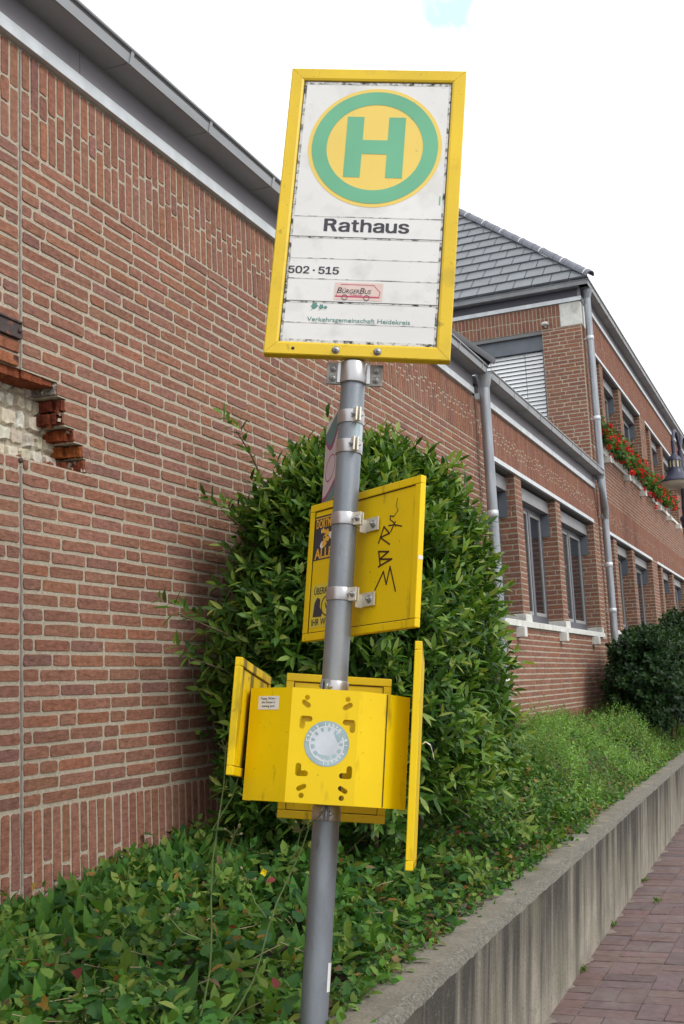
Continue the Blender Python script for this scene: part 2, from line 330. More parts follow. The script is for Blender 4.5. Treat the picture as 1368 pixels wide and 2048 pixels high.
GL={'R':[[(60,0),(60,509),(236,509),(264,507),(290,504),(313,497),(333,489),(351,478),(367,465),(380,450),(390,433),(399,415),(405,395),(408,374),(409,352),(408,330),(405,309),(399,290),(390,271),(380,255),(367,240),(351,228),(333,217),(312,209),(289,203),(264,199),(236,198),(96,198),(96,255),(234,255),(252,256),(269,258),(284,262),(298,267),(309,273),(319,281),(327,290),(334,300),(339,312),(342,324),(344,338),(345,352),(344,367),(342,380),(339,393),(334,405),(327,415),(319,425),(309,433),(298,440),(284,445),(269,449),(252,451),(233,452),(125,452),(125,0)],[(353,0),(230,229),(303,229),(428,0)]],'a':[[(160,-9),(142,-8),(126,-5),(110,-1),(94,5),(80,12),(68,22),(57,32),(48,45),(40,58),(35,73),(31,90),(30,108),(31,123),(34,138),(38,150),(43,161),(50,171),(58,179),(67,187),(78,193),(89,199),(100,203),(112,207),(125,211),(178,220),(234,227),(265,235),(276,255),(276,257),(275,268),(273,279),(271,288),(267,297),(262,304),(256,311),(248,317),(240,322),(230,326),(220,329),(208,330),(196,331),(183,330),(171,329),(159,326),(149,322),(118,301),(100,274),(41,291),(48,308),(57,322),(67,335),(79,346),(91,355),(104,364),(118,370),(133,375),(148,379),(163,382),(179,384),(194,384),(239,379),(251,376),(263,372),(275,367),(286,360),(296,353),(306,343),(315,333),(322,320),(329,306),(333,290),(336,272),(337,251),(337,0),(277,0),(277,52),(272,52),(252,25),(244,18),(236,12),(226,6),(215,1),(203,-3),(190,-6),(176,-8)],[(170,45),(187,46),(202,49),(216,53),(228,59),(239,66),(248,74),(257,83),(263,93),(269,104),(272,115),(275,126),(276,138),(276,190),(259,182),(231,176),(200,171),(175,168),(134,159),(125,155),(117,150),(110,145),(103,139),(98,132),(95,124),(93,115),(92,105),(92,95),(94,87),(98,79),(102,72),(107,66),(114,61),(121,56),(130,52),(139,49),(149,47),(159,46)]],'t':[[(204,379),(204,327),(6,327),(6,379)],[(65,471),(126,471),(126,98),(127,86),(128,76),(132,68),(136,61),(142,56),(150,53),(159,51),(170,50),(185,51),(202,54),(213,2),(192,-3),(168,-4),(145,-3),(125,2),(107,10),(92,21),(80,35),(72,52),(67,71),(65,93)]],'h':[[(114,227),(114,0),(53,0),(53,509),(114,509),(114,287),(102,287),(112,312),(124,332),(137,349),(152,362),(169,372),(187,379),(207,383),(227,384),(246,383),(264,380),(280,376),(295,369),(309,360),(321,349),(332,336),(341,321),(348,304),(353,285),(356,264),(357,240),(357,0),(296,0),(296,235),(295,256),(290,275),(283,291),(273,304),(260,315),(246,323),(229,328),(210,329),(197,328),(184,326),(172,322),(161,317),(150,311),(141,303),(133,293),(126,283),(121,271),(117,257),(114,243)]],'u':[[(182,-5),(164,-4),(146,-1),(130,4),(115,11),(101,20),(89,31),(78,44),(69,59),(62,76),(57,95),(54,116),(53,139),(53,379),(114,379),(114,144),(115,123),(119,105),(127,89),(137,75),(150,64),(164,56),(181,52),(200,50),(213,51),(226,53),(238,57),(249,62),(259,69),(268,77),(276,86),(283,97),(289,109),(293,122),(295,137),(296,153),(296,379),(357,379),(357,0),(298,0),(298,92),(307,92),(297,67),(286,47),(272,30),(257,17),(240,7),(222,0),(203,-4)]],'s':[[(182,-8),(163,-7),(145,-5),(128,-2),(112,3),(98,10),(84,18),(72,27),(62,38),(53,50),(45,63),(40,78),(36,94),(94,107),(99,92),(105,79),(114,69),(124,60),(136,54),(150,49),(165,46),(181,45),(200,46),(217,50),(232,55),(244,62),(255,71),(262,81),(267,91),(268,103),(267,112),(265,121),(260,129),(254,136),(246,142),(237,147),(225,151),(212,155),(149,170),(125,177),(104,186),(87,196),(72,208),(61,222),(53,237),(48,255),(47,274),(48,290),(51,305),(57,319),(65,332),(75,343),(87,354),(100,363),(115,370),(131,377),(149,381),(167,384),(187,384),(206,384),(223,381),(239,378),(254,372),(267,366),(279,358),(290,349),(299,339),(307,328),(314,316),(319,303),(324,290),(268,277),(264,288),(258,298),(251,307),(243,316),(232,323),(219,328),(205,331),(187,333),(171,332),(156,329),(143,324),(131,317),(121,308),(114,299),(110,289),(109,277),(110,267),(112,258),(117,250),(124,243),(133,237),(144,232),(157,227),(172,223),(229,209),(254,202),(275,194),(292,183),(306,171),(317,158),(325,142),(330,125),(331,107),(330,90),(326,75),(321,61),(312,47),(302,35),(290,24),(276,15),(260,6),(242,0),(223,-5),(203,-7)]],'5':[[(221,-7),(199,-6),(178,-2),(159,3),(140,11),(123,21),(108,32),(94,45),(83,60),(73,76),(66,93),(62,111),(60,130),(122,130),(124,119),(127,108),(132,98),(138,89),(145,80),(154,73),(163,66),(173,60),(184,56),(196,52),(208,50),(221,50),(236,51),(250,53),(264,58),(276,64),(288,72),(298,82),(307,92),(314,104),(320,117),(324,131),(327,146),(328,162),(327,178),(324,193),(320,208),(314,221),(306,233),(297,244),(286,254),(275,262),(262,269),(248,273),(233,276),(218,277),(205,276),(192,275),(180,272),(167,268),(156,264),(145,258),(136,252),(128,246),(67,253),(96,509),(366,509),(366,452),(151,452),(134,301),(136,301),(145,308),(155,315),(166,320),(178,325),(190,329),(203,331),(216,333),(229,334),(247,333),(263,330),(279,326),(294,321),(308,314),(321,306),(334,296),(345,285),(355,273),(364,260),(372,246),(379,231),(384,215),(388,199),(390,181),(391,163),(390,139),(385,117),(379,95),(369,76),(357,57),(343,41),(327,27),(309,15),(289,6),(268,-1),(245,-5)]],'0':[[(227,-7),(199,-5),(174,1),(151,11),(130,24),(111,41),(95,62),(80,86),(69,113),(60,144),(53,178),(49,214),(48,254),(49,294),(53,330),(60,364),(69,395),(81,422),(95,447),(112,467),(130,484),(151,498),(174,508),(200,514),(227,516),(254,514),(279,508),(302,498),(323,484),(342,467),(358,447),(372,422),(384,395),(393,364),(400,330),(404,294),(405,254),(404,214),(400,178),(393,144),(384,113),(373,86),(359,62),(342,41),(323,24),(302,11),(279,1),(254,-5)],[(227,50),(245,51),(261,56),(276,63),(290,74),(303,87),(313,103),(323,122),(330,144),(336,168),(340,194),(343,223),(344,254),(343,285),(340,314),(336,341),(330,365),(323,387),(313,405),(303,422),(290,435),(276,446),(261,453),(245,458),(227,460),(209,458),(192,453),(177,446),(163,435),(151,422),(140,405),(131,387),(123,365),(117,341),(113,314),(110,285),(109,254),(110,223),(113,194),(117,168),(123,144),(131,122),(140,103),(151,87),(163,74),(177,63),(192,56),(209,51)]],'2':[[(64,0),(64,47),(234,229),(282,282),(291,294),(299,305),(305,316),(311,327),(315,337),(318,348),(320,360),(320,371),(319,385),(317,397),(313,408),(308,419),(301,428),(293,436),(283,443),(273,449),(262,454),(250,457),(237,459),(224,460),(209,459),(196,457),(184,453),(172,447),(162,441),(153,433),(145,424),(139,413),(134,402),(130,390),(128,376),(127,362),(66,362),(67,384),(71,405),(77,424),(86,442),(98,459),(111,473),(126,486),(143,496),(162,505),(182,511),(203,514),(225,516),(247,514),(268,511),(288,505),(306,497),(323,486),(337,474),(350,461),(361,445),(370,428),(376,411),(380,392),(381,372),(380,358),(378,345),(375,331),(371,318),(365,304),(357,290),(347,275),(336,259),(322,241),(306,223),(288,202),(267,180),(153,60),(153,57),(389,57),(389,0)]],'1':[[(76,0),(76,55),(391,55),(391,0)],[(276,509),(276,0),(212,0),(212,448),(209,448),(86,358),(86,427),(198,509)]],'·':[[(98,196),(89,197),(81,200),(73,204),(66,210),(60,217),(56,224),(53,233),(52,242),(53,251),(56,259),(60,267),(66,274),(73,280),(81,284),(89,287),(98,287),(107,287),(116,284),(123,280),(130,274),(136,267),(140,259),(143,251),(144,242),(143,233),(140,224),(136,217),(130,210),(123,204),(116,200),(107,197)]]}
GL['R']=[[(60,0),(60,509),(255,509),(310,500),(352,478),(382,445),(397,405),(399,360),(388,318),(362,282),(322,257),(428,0),(345,0),(248,243),(135,243),(135,0)],
 [(135,310),(248,310),(285,315),(310,330),(322,352),(325,380),(318,408),(298,430),(270,440),(248,442),(135,442)]]
def grotesk(s, cap, width, off=17):
    """bold grotesk lettering from outline tables (units per em 1000)"""
    Vs=[];Ls=[];Ts=[];n=0;x=0.
    for ch in s:
        if ch==' ': x+=150; continue
        P=GL[ch]; x0=min(p[0] for q in P for p in q)-off; x1=max(p[0] for q in P for p in q)+off
        parts=[[Q] for Q in P] if ch in 't1' else [P]
        for pi,Pp in enumerate(parts):
          def f():
            c=bpy.data.curves.new('s','CURVE'); c.dimensions='2D'; c.fill_mode='BOTH'
            for Q in Pp:
                sp=c.splines.new('POLY'); sp.points.add(len(Q)-1); sp.use_cyclic_u=True
                for i,(a,b) in enumerate(Q): sp.points[i].co=(a*.001,b*.001,0,1)
            return bpy.data.objects.new('s',c)
          V0,Lp,T=curve_geom(f,.0001)
          for ci,(ox,oy) in enumerate(((-off,-off*.5),(off,-off*.5),(off,off*.5),(-off,off*.5),(0,0))):
            V=V0.copy(); V[:,0]+=(x-x0+ox)*.001; V[:,1]+=oy*.001; V[:,2]+=.00005*(pi*5+ci)
            Vs.append(V);Ls.append(Lp+n);Ts.append(T);n+=len(V)
        x+=x1-x0+40
    V=np.concatenate(Vs); k=cap/.545; V[:,1]*=k; V[:,0]-=V[:,0].min(); V[:,0]*=width/V[:,0].max(); return V,np.concatenate(Ls),np.concatenate(Ts)
def circ(cx,cy,r,n=40): return [(cx+r*math.cos(2*math.pi*i/n),cy+r*math.sin(2*math.pi*i/n)) for i in range(n)]
def slot(x0,y0,x1,y1,r,n=8):
    a=math.atan2(y1-y0,x1-x0); P=[]
    for i in range(n+1): t=a-math.pi/2+math.pi*i/n; P.append((x1+r*math.cos(t),y1+r*math.sin(t)))
    for i in range(n+1): t=a+math.pi/2+math.pi*i/n; P.append((x0+r*math.cos(t),y0+r*math.sin(t)))
    return P

# ------------------------------------------------------------------ bricks
PAL=np.array([[.250,.119,.080],[.242,.115,.080],[.232,.112,.079],[.228,.113,.086],[.262,.118,.072],[.247,.122,.086],[.210,.106,.084],[.238,.109,.073]])
PW=np.array([.22,.22,.16,.1,.1,.1,.04,.06])
COURSE=.0625
class Bricks:
    def __init__(s): s.q=[]; s.vert=[]
    def stretcher(s,u0,u1,v0,v1,vref,mh=.0143,mv=.0128,L_=.25):
        k0=math.floor((v0-vref)/COURSE+1e-6); k1=math.ceil((v1-vref)/COURSE-1e-6)
        for k in range(k0,k1):
            a=max(vref+k*COURSE,v0)+mh/2; b=min(vref+(k+1)*COURSE,v1)-mh/2
            if b-a<.012: continue
            u=u0-(L_*(.5 if k%2 else 0)+rng.uniform(-.02,.02)+(.06 if (k//2)%3==0 else 0))%L_
            E=[u0]
            while u<u1-.045:
                u+=L_ if rng.random()>.13 else L_/2
                if u>E[-1]+.045: E.append(min(u,u1))
            if u1-E[-1]<.045 and len(E)>1: E[-1]=u1
            elif E[-1]<u1: E.append(u1)
            for x0,x1 in zip(E[:-1],E[1:]):
                s.q.append((x0+mv/2+rng.uniform(-.0015,.0015),x1-mv/2+rng.uniform(-.0015,.0015),a+rng.uniform(-.0012,.0012),b+rng.uniform(-.0012,.0012)))
        return s
    def soldier(s,u0,u1,v0,v1,mode='mid',p=.0625,mh=.012):
        n=max(1,round((u1-u0)/p)); p=(u1-u0)/n; H=v1-v0
        for i in range(n):
            a=u0+i*p+mh/2; b=u0+(i+1)*p-mh/2
            if mode=='mid':
                cuts=[H*.5+rng.uniform(-.03,.03)] if i%2 else [H*.37+rng.uniform(-.025,.025)]
                if i%2==0: cuts.append(cuts[0]+.122)
            elif mode=='base':
                d=[.25,.31,.225,.30][i%4]+rng.uniform(-.012,.012); cuts=[H-d-.12,H-d] if H-d>.16 else [H-d]
            else: cuts=[H*.5+rng.uniform(-.01,.01)]
            e=[0]+[c for c in cuts if .02<c<H-.02]+[H]
            for c0,c1 in zip(e[:-1],e[1:]):
                if c1-c0>.02: s.q.append((a,b,v0+c0+.006,v0+c1-.006))
        return s
    def emit(s, mb, fr, m=1, depth=.0036, pal=PAL, pw=PW, jit=1., hi=True, r=.005):
        if not s.q: return
        o,u,v,n=[np.asarray(q,float) for q in fr]
        Q=np.array(s.q); K=len(Q); u0,u1,v0,v1=Q.T
        rr=np.minimum(r*rng.uniform(.6,1.7,(K,4)).T, (np.minimum(u1-u0,v1-v0))*.3)
        def P(a,b): return np.stack([a,b],-1)
        if hi:
            t=lambda f:u0+(u1-u0)*f
            g=lambda f:v0+(v1-v0)*f
            pts=[P(u0+rr[0],v0),P(t(.36),v0),P(t(.68),v0),P(u1-rr[1],v0),P(u1,v0+rr[1]),P(u1,g(.5)),P(u1,v1-rr[2]),P(u1-rr[2],v1),P(t(.66),v1),P(t(.33),v1),P(u0+rr[3],v1),P(u0,v1-rr[3]),P(u0,g(.5)),P(u0,v0+rr[0])]
        else:
            pts=[P(u0,v0),P(u1,v0),P(u1,v1),P(u0,v1)]
        O=np.stack(pts,1); n_=O.shape[1]
        if hi: O=O+rng.normal(0,.0013*jit,O.shape)
        ctr=np.stack([(u0+u1)/2,(v0+v1)/2],-1)[:,None]
        half=np.stack([(u1-u0)/2,(v1-v0)/2],-1)[:,None]
        ins=.0022*jit if hi else .001
        I=ctr+(O-ctr)*(1-ins/half)
        d=np.maximum(depth+rng.normal(0,.0010*jit,(K,1))+(I[...,0]-ctr[...,0])*rng.normal(0,.005*jit,(K,1))+(I[...,1]-ctr[...,1])*rng.normal(0,.006*jit,(K,1)),.0014)
        A=o+O[...,:1]*u+O[...,1:]*v-n*.004
        B=o+I[...,:1]*u+I[...,1:]*v+n*d[...,None]
        V=np.concatenate([A,B],1).reshape(-1,3)
        base=(np.arange(K)*2*n_)[:,None,None]
        j=np.arange(n_); k=(j+1)%n_
        side=np.stack([j,k,k+n_,j+n_],-1)[None]+base
        cap=(np.arange(n_)+n_)[None]+base[:,:,0]
        if np.dot(np.cross(u,v),n)<0: side=side[...,::-1]; cap=cap[:,::-1]
        c=pal[rng.choice(len(pal),K,p=pw/pw.sum())]*rng.uniform(.9,1.1,(K,1))*rng.uniform(.97,1.03,(K,3))
        C=np.repeat(c,2*n_,0)
        mb.add(V,side.ravel(),np.full(K*n_,4),m=m,c=C,smooth=False)
        off=mb.n-len(V)
        mb.L.append(cap.ravel()+off); mb.T.append(np.full(K,n_)); mb.M.append(np.full(K,m)); mb.S.append(np.full(K,False))

# ------------------------------------------------------------------ leaves
def leaves(mb, pos, d, nrm, ln, wd, colr, curl=.15, fold=.25, m=0, lobed=False):
    """a folded, curled leaf blade per row"""
    K=len(pos); d=d/np.linalg.norm(d,axis=1)[:,None]
    s=np.cross(d,nrm); s/=np.linalg.norm(s,axis=1)[:,None]+1e-9; n=np.cross(s,d)
    ln=np.broadcast_to(ln,(K,))[:,None]; wd=np.broadcast_to(wd,(K,))[:,None]; cu=(curl*rng.uniform(.2,1.8,(K,1)))
    def pt(t,x): # t along, x across -1..1
        return pos+d*ln*t+s*wd*x+n*(abs(x)*wd*fold-cu*ln*t*t)
    if lobed:
        prof=[(0,0),(.05,.55),(.2,.95),(.36,.72),(.5,1.05),(.68,.6),(.8,.62),(1,0)]
        pts=[pt(0,0)]+[pt(a,b) for a,b in prof[1:-1]]+[pt(1,0)]+[pt(a,-b) for a,b in prof[-2:0:-1]]
        pts.append(pt(.45,0)); n_=len(pts)
        F=[(n_-1,i,(i+1)%(n_-1)) for i in range(n_-1)]
    else:
        pts=[pt(0,0),pt(.3,-.85),pt(.3,0),pt(.3,.85),pt(.66,-.75),pt(.66,0),pt(.66,.75),pt(1,0)]
        n_=8; F=[(0,2,1),(0,3,2),(1,2,5,4),(2,3,6,5),(4,5,7),(5,6,7)]
    V=np.stack(pts,1).reshape(-1,3)
    Lp=np.array([i for f in F for i in f]); T=np.array([len(f) for f in F])
    Lf=(Lp[None]+(np.arange(K)*n_)[:,None]).ravel()
    mb.add(V,Lf,np.tile(T,K),m=m,c=np.repeat(colr,n_,0),smooth=not lobed)
def rdir(K): 
    v=rng.normal(size=(K,3)); return v/np.linalg.norm(v,axis=1)[:,None]
def mixcol(K, cols, wts, jit=.2):
    cols=np.array(cols); w_=np.array(wts,float); c=cols[rng.choice(len(cols),K,p=w_/w_.sum())]
    return c*rng.uniform(1-jit,1+jit,(K,1))
def shoots(mb, pos, dirs, slen, nl, llen, lwid, cols, wts, tipcols=None, m=0, stem=None, ang=.9):
    """leafy shoots: nl leaves spiralling round each shoot"""
    K=len(pos); dirs=dirs/np.linalg.norm(dirs,axis=1)[:,None]
    a=np.cross(dirs,rdir(K)); a/=np.linalg.norm(a,axis=1)[:,None]; b=np.cross(dirs,a)
    base=mixcol(K,cols,wts,.15)
    for i in range(nl):
        f=(i+.6)/nl; th=i*2.4+rng.uniform(-.4,.4,(K,1))
        rad=a*np.cos(th)+b*np.sin(th); ld=dirs*(.35+.55*f)+rad*ang*(1.15-.6*f)+np.array([0,0,-.05])
        p=pos+dirs*(slen[:,None]*f)
        c=base*rng.uniform(.75,1.3,(K,1))
        if tipcols is not None and f>.66:
            tc_=mixcol(K,tipcols,[1]*len(tipcols),.2); t_=(rng.random((K,1))<.55)*.8; c=c*(1-t_)+tc_*t_
        nr=dirs*.9+np.array([0,0,.5])-rad*.25
        leaves(mb,p,ld,nr,llen*rng.uniform(.65,1.2,K)*(1-.25*f),lwid*rng.uniform(.75,1.2,K),c,m=m)

# ================================================================== SETTING
def clip01(x): return np.clip(x,0,1)
# edge line of the retaining wall (front, at its top): X as a function of Y
YE=np.array([-6,1.5,2.5,3.3,4.63,6,7.7,9.5,13.2,25,60]); XE=np.array([-1.05,-1.20,-1.235,-1.265,-1.32,-1.352,-1.40,-1.455,-1.555,-1.86,-2.6])
def xedge(y): return np.interp(y,YE,XE)
TOPW=.645
g=MB(); g.faces([(-400,-400,-.02),(400,-400,-.02),(400,900,-.02),(-400,900,-.02)],[(0,1,2,3)])
tag(g.build('ground','asphalt'),kind='structure')
# pavement: basket-weave clinker on a bed of sand
pv=MB(); b=Bricks(); U=.272
pv.faces([(xedge(y)-.12,y,0) for y in (-3,4,9,16,30)]+[(3.2,30,0),(3.2,-3,0)],[tuple(range(6,-1,-1))[::-1]],m=0)
for j in range(-4,86):
    for i in range(-3,13):
        x0=-1.27+i*U-.02*max(0,(j*U-6))*0; y0=3+j*U
        if x0+U<xedge(y0+U)-.1 or y0>24: continue
        if i==-1 or (i+j)%2==0:
            if i==-1: b.q+= [(x0+.003,x0+U-.003,y0+.003,y0+U/2-.003),(x0+.003,x0+U-.003,y0+U/2+.003,y0+U-.003)]
            else: b.q+= [(x0+.003,x0+U-.003,y0+.003,y0+U/2-.003),(x0+.003,x0+U-.003,y0+U/2+.003,y0+U-.003)]
        else: b.q+= [(x0+.003,x0+U/2-.003,y0+.003,y0+U-.003),(x0+U/2+.003,x0+U-.003,y0+.003,y0+U-.003)]
PP=np.array([[.150,.102,.100],[.130,.094,.096],[.166,.112,.106],[.140,.100,.103],[.156,.10,.094]])
b.emit(pv,((0,0,.004),(1,0,0),(0,1,0),(0,0,1)),m=1,depth=.004,pal=PP,pw=np.ones(5),jit=1.1,r=.004)
tag(pv.build('pavement',['sand','paver']),kind='structure')

# planter soil
def soil_z(x,y):
    t=clip01((xedge(y)-.2-x)/1.2); return .60+.12*t+.10*t*clip01((y-6)/5)
so_=MB(); ys=np.linspace(-1,40,120); ts=np.linspace(0,1,14); V=[]
for y in ys:
    for t in ts:
        x=xedge(y)-.18+(-3.02-(xedge(y)-.18))*t; V.append((x,y,soil_z(x,y)+rng.normal(0,.012)))
F=[(i*14+j,i*14+j+1,(i+1)*14+j+1,(i+1)*14+j) for i in range(119) for j in range(13)]
so_.faces(V,[f[::-1] for f in F],smooth=True)
tag(so_.build('planter_soil','soil'),kind='structure')

# retaining wall
rw=empty('retaining_wall',(-1.35,4,0),'long low concrete planter wall with dark streaks beside the red paving','wall')
c=MB(); ys=np.arange(-4,45,.06); prof=[]
n_=len(ys)
rough=np.convolve(rng.normal(0,1,n_+20),np.ones(6)/6,'same')[10:10+n_]
Vs=[]
for i,y in enumerate(ys):
    xe=xedge(y); r=.016+.008*rough[i]+rng.normal(0,.0025); e=rng.normal(0,.002,8)
    P=[(xe-.055,-.05),(xe-.045,.0),(xe-.022,.32),(xe+.0+e[0]*.6,TOPW-.035+e[1]),(xe-max(r,.005)*.5+e[2],TOPW-.01-max(r,.005)*.3+e[3]*.8),(xe-.028-max(r,.004)+e[4],TOPW+e[5]*.7),(xe-.12,TOPW+.004+e[6]*.3),(xe-.25,TOPW),(xe-.26,.3)]
    Vs+=[(a,y,z) for a,z in P]
k=9
fs=[];ms=[]
for i in range(n_-1):
    for j in range(k-1):
        fs.append((i*k+j,(i+1)*k+j,(i+1)*k+j+1,i*k+j+1)); ms.append(1 if j in(3,4) else 0)
c.faces(Vs,fs,m=np.array(ms))
c.build('wall_body',['concrete','concedge'],rw)
sm=MB()
for y0 in np.arange(4.2,16,.62):
    y0+=rng.uniform(-.2,.2); l=rng.uniform(.1,.3); wv=rng.uniform(.03,.075); K=9
    xs=[(xedge(y0+l*t)-.06) for t in np.linspace(0,1,K)]
    A=[(x,y0+l*t,.0125) for x,t in zip(xs,np.linspace(0,1,K))]; B=[(x+.012+wv*math.sin(math.pi*t)*rng.uniform(.6,1.1),y0+l*t,.0105) for x,t in zip(xs,np.linspace(0,1,K))]
    sm.faces(A+B,[(K+i,K+i+1,i+1,i) for i in range(K-1)])
sm.build('mortar_smear','sand',rw)

# ================================================================== LOW BUILDING
XW=-3.0
FE=((XW,0,0),(0,1,0),(0,0,1),(1,0,0))        # facade frame: u=Y, v=Z, n=+X
low=empty('low_brick_building',(-3.2,8,0),'low red brick wing with a damaged patch, grey eaves and hipped dark roof','building')
Z_SB,Z_ST,Z_BASE=3.997,4.465,1.183
YJ=3.788; YA1=10.95; YB1=17.49
wl=MB()
HZ0,HZ1,HY0,HY1=2.618,2.997,3.2,4.30
# mortar backing, with the hole left open
D=.35
def slab(y0,y1,z0,z1,d=D): wl.box(XW-d,XW,y0,y1,z0,z1,m=0)
slab(-3,HY0,.3,Z_ST); slab(HY1,YA1,.3,Z_ST); slab(HY0,HY1,.3,HZ0); slab(HY0,HY1,HZ1,Z_ST)
rows=[(2.935,2.997,4.030),(2.8725,2.935,4.088),(2.81,2.8725,4.078),(2.7475,2.81,4.15),(2.685,2.7475,4.215),(2.618,2.685,4.235)]
for a,bz,e in rows: slab(e+.012,HY1,a,bz)
b=Bricks()
# left of the expansion joint / right of it
for (u0,u1) in ((-1.5,YJ-.007),(YJ+.007,YA1)):
    b.soldier(u0,u1,Z_SB,Z_ST-.002,'mid'); b.soldier(u0,u1,.68,Z_BASE,'base')
    if u0<0:
        b.stretcher(u0,u1,HZ1,Z_SB,Z_SB); b.stretcher(u0,HY0,HZ0,HZ1,Z_SB); b.stretcher(u0,u1,Z_BASE,HZ0,Z_SB)
    else:
        b.stretcher(u0,u1,HZ1,Z_SB,Z_SB); b.stretcher(HY1-.03,u1,HZ0,HZ1,Z_SB); b.stretcher(u0,u1,Z_BASE,HZ0,Z_SB)
for a,bz,e in rows: b.q.append((e+.002,HY1-.04 if HY1-.04-e>.05 else e+.06,a+.006,bz-.006))
b.emit(wl,FE)
# section B
OA0,OA1,OZ0,OZ1=11.12,17.15,2.25,3.915
PIERS=[(12.42,12.70),(14.55,14.81)]
SB2=3.925; ST2=4.455
slab(YA1,OA0,.3,ST2); slab(OA1,YB1,.3,ST2); slab(OA0,OA1,.3,OZ0); slab(OA0,OA1,OZ1,ST2,.12)
b2=Bricks()
b2.soldier(YA1+.01,YB1,SB2,ST2,'mid'); b2.stretcher(YA1+.01,OA0,OZ0,SB2,SB2); b2.stretcher(OA1,YB1,OZ0,SB2,SB2)
b2.stretcher(YA1+.01,YB1,1.25,2.185,SB2); b2.soldier(YA1+.01,YB1,.75,1.25,'base')
b2.emit(wl,FE,hi=True)
def pier_bricks(mb,y0,y1,z0,z1,xf,depth,vref,dx=-1):
    """brick pier: front face plus the face looking down the street"""
    mb.box(xf-depth,xf,y0,y1,z0,z1,m=0)
    q=Bricks(); q.stretcher(y0,y1,z0,z1,vref,L_=.25); q.emit(mb,((xf,0,0),(0,1,0),(0,0,1),(1,0,0)),hi=False)
    q=Bricks(); q.stretcher(-depth,0.0,z0,z1,vref); q.emit(mb,((xf,y0,0),(1,0,0),(0,0,1),(0,-1,0)),hi=False)
for y0,y1 in PIERS: pier_bricks(wl,y0,y1,2.335,3.90,XW-.01,.33,SB2)
q=Bricks(); q.stretcher(XW-.33,XW,OZ0+.085,3.90,SB2); q.emit(wl,((0,OA1,0),(1,0,0),(0,0,1),(0,-1,0)),hi=False)
wl.build('brick_wall',['mortar','brick'],low)
# expansion joint filler
j=MB(); P=[(XW+.0025,YJ+rng.normal(0,.0015),z) for z in np.concatenate([np.arange(.7,2.6,.04)])]; j.tube(P,.0052,6)
P=[(XW+.0025,YJ+rng.normal(0,.0012),z) for z in np.arange(3.0,4.46,.04)]; j.tube(P,.0046,6)
j.build('expansion_joint','joint',low)
# inside of the hole: white rubble, broken brick ends
h=MB(); h.box(XW-D,XW-.135,HY0-.1,HY1+.05,HZ0-.05,HZ1+.05,m=0)
q=Bricks(); z=HZ0
for rw_ in range(5):
    hh=[.09,.075,.085,.07,.065][rw_]; u=HY0-rng.uniform(0,.05)
    while u<4.2:
        l=rng.uniform(.05,.12); q.q.append((u+.006,u+l-.006,z+.005,z+hh-.005)); u+=l
    z+=hh
q.emit(h,((XW-.135,0,0),(0,1,0),(0,0,1),(1,0,0)),m=1,depth=.016,pal=np.array([[.62,.58,.5],[.55,.5,.4],[.66,.64,.58]]),pw=np.ones(3),jit=3.0,r=.008)
h.build('rubble_core',['mortar','rubble'],low)
for i,(a,bz,e) in enumerate(rows):
    e_=MB()
    for t in range(5):   # a ragged end, stepping back into the wall
        x1=XW-.001-.026*t; x0=x1-.027; yy=e+.006-rng.uniform(.0,.026)-.010*t*(1 if i>1 else .4)
        grey=(i==0)
        cc=np.array([.24,.22,.2]) if grey else np.array([[.16,.04,.025],[.13,.035,.02],[.2,.05,.02],[.26,.08,.025],[.2,.06,.03]][(i-1)%5])
        e_.box(x0,x1,yy,e+.07,a+.006+rng.uniform(0,.003),bz-.006-rng.uniform(0,.004),c=cc*rng.uniform(.85,1.15))
    e_.build('broken_brick','cutbrick',low)
e_=MB()
for t in range(7):       # overhanging broken bricks along the top edge
    y0=3.5+.075*t; e_.box(XW-.12,XW-.004-.01*rng.random(),y0,y0+.07,2.975-rng.uniform(0,.02),2.999,c=(.2,.06,.03))
e_.build('broken_brick_course','cutbrick',low)
e_=MB()
for i in range(70):
    side=rng.random()
    if side<.5: p=np.array([XW-rng.uniform(.01,.12),rng.uniform(3.5,4.2),HZ0+.004])
    else:
        a,bz,e=rows[rng.integers(0,6)]; p=np.array([XW-rng.uniform(.0,.1),e-rng.uniform(.0,.012),rng.uniform(a,bz)])
    A=np.linalg.qr(rng.normal(size=(3,3)))[0]; e_.obox(p,A,rng.uniform(.004,.013,3),c=[(.2,.07,.04),(.5,.45,.37),(.3,.27,.23),(.14,.045,.03)][rng.integers(0,4)])
tag(e_.build('mortar_crumbs','cutbrick',low),kind='stuff')
for k_,(za,zb_) in enumerate(((3.060,3.106),(2.999,3.046))):
    for y0_,y1_ in ((3.25,3.48),(3.495,3.772)):
        q_=MB(); q_.box(XW-.05,XW+.009+.004*k_,y0_,y1_-.01*k_,za,zb_,c=(.27,.105,.055) if k_ else (.24,.095,.055)); q_.build('rusty_brick','rustbrick',low,.004)
rp=MB(); rp.box(XW-.04,XW+.022,3.2,YJ-.012,3.118,3.185); rp.box(XW-.04,XW+.030,3.2,YJ-.016,3.183,3.194); rp.lathe([(.012,0),(.012,.008),(0,.010)],(XW+.022,3.757,3.153),[[0,1,0],[0,0,1],[1,0,0]],12)
rp.build('steel_plate','rust',low,.003)
rb=MB(); rb.lathe([(.012,0),(.011,.01),(.004,.013),(0,.013)],(XW,YJ-.004,2.603),[[0,1,0],[0,0,1],[1,0,0]],12)
rb.build('rusty_bolt','rust',low)
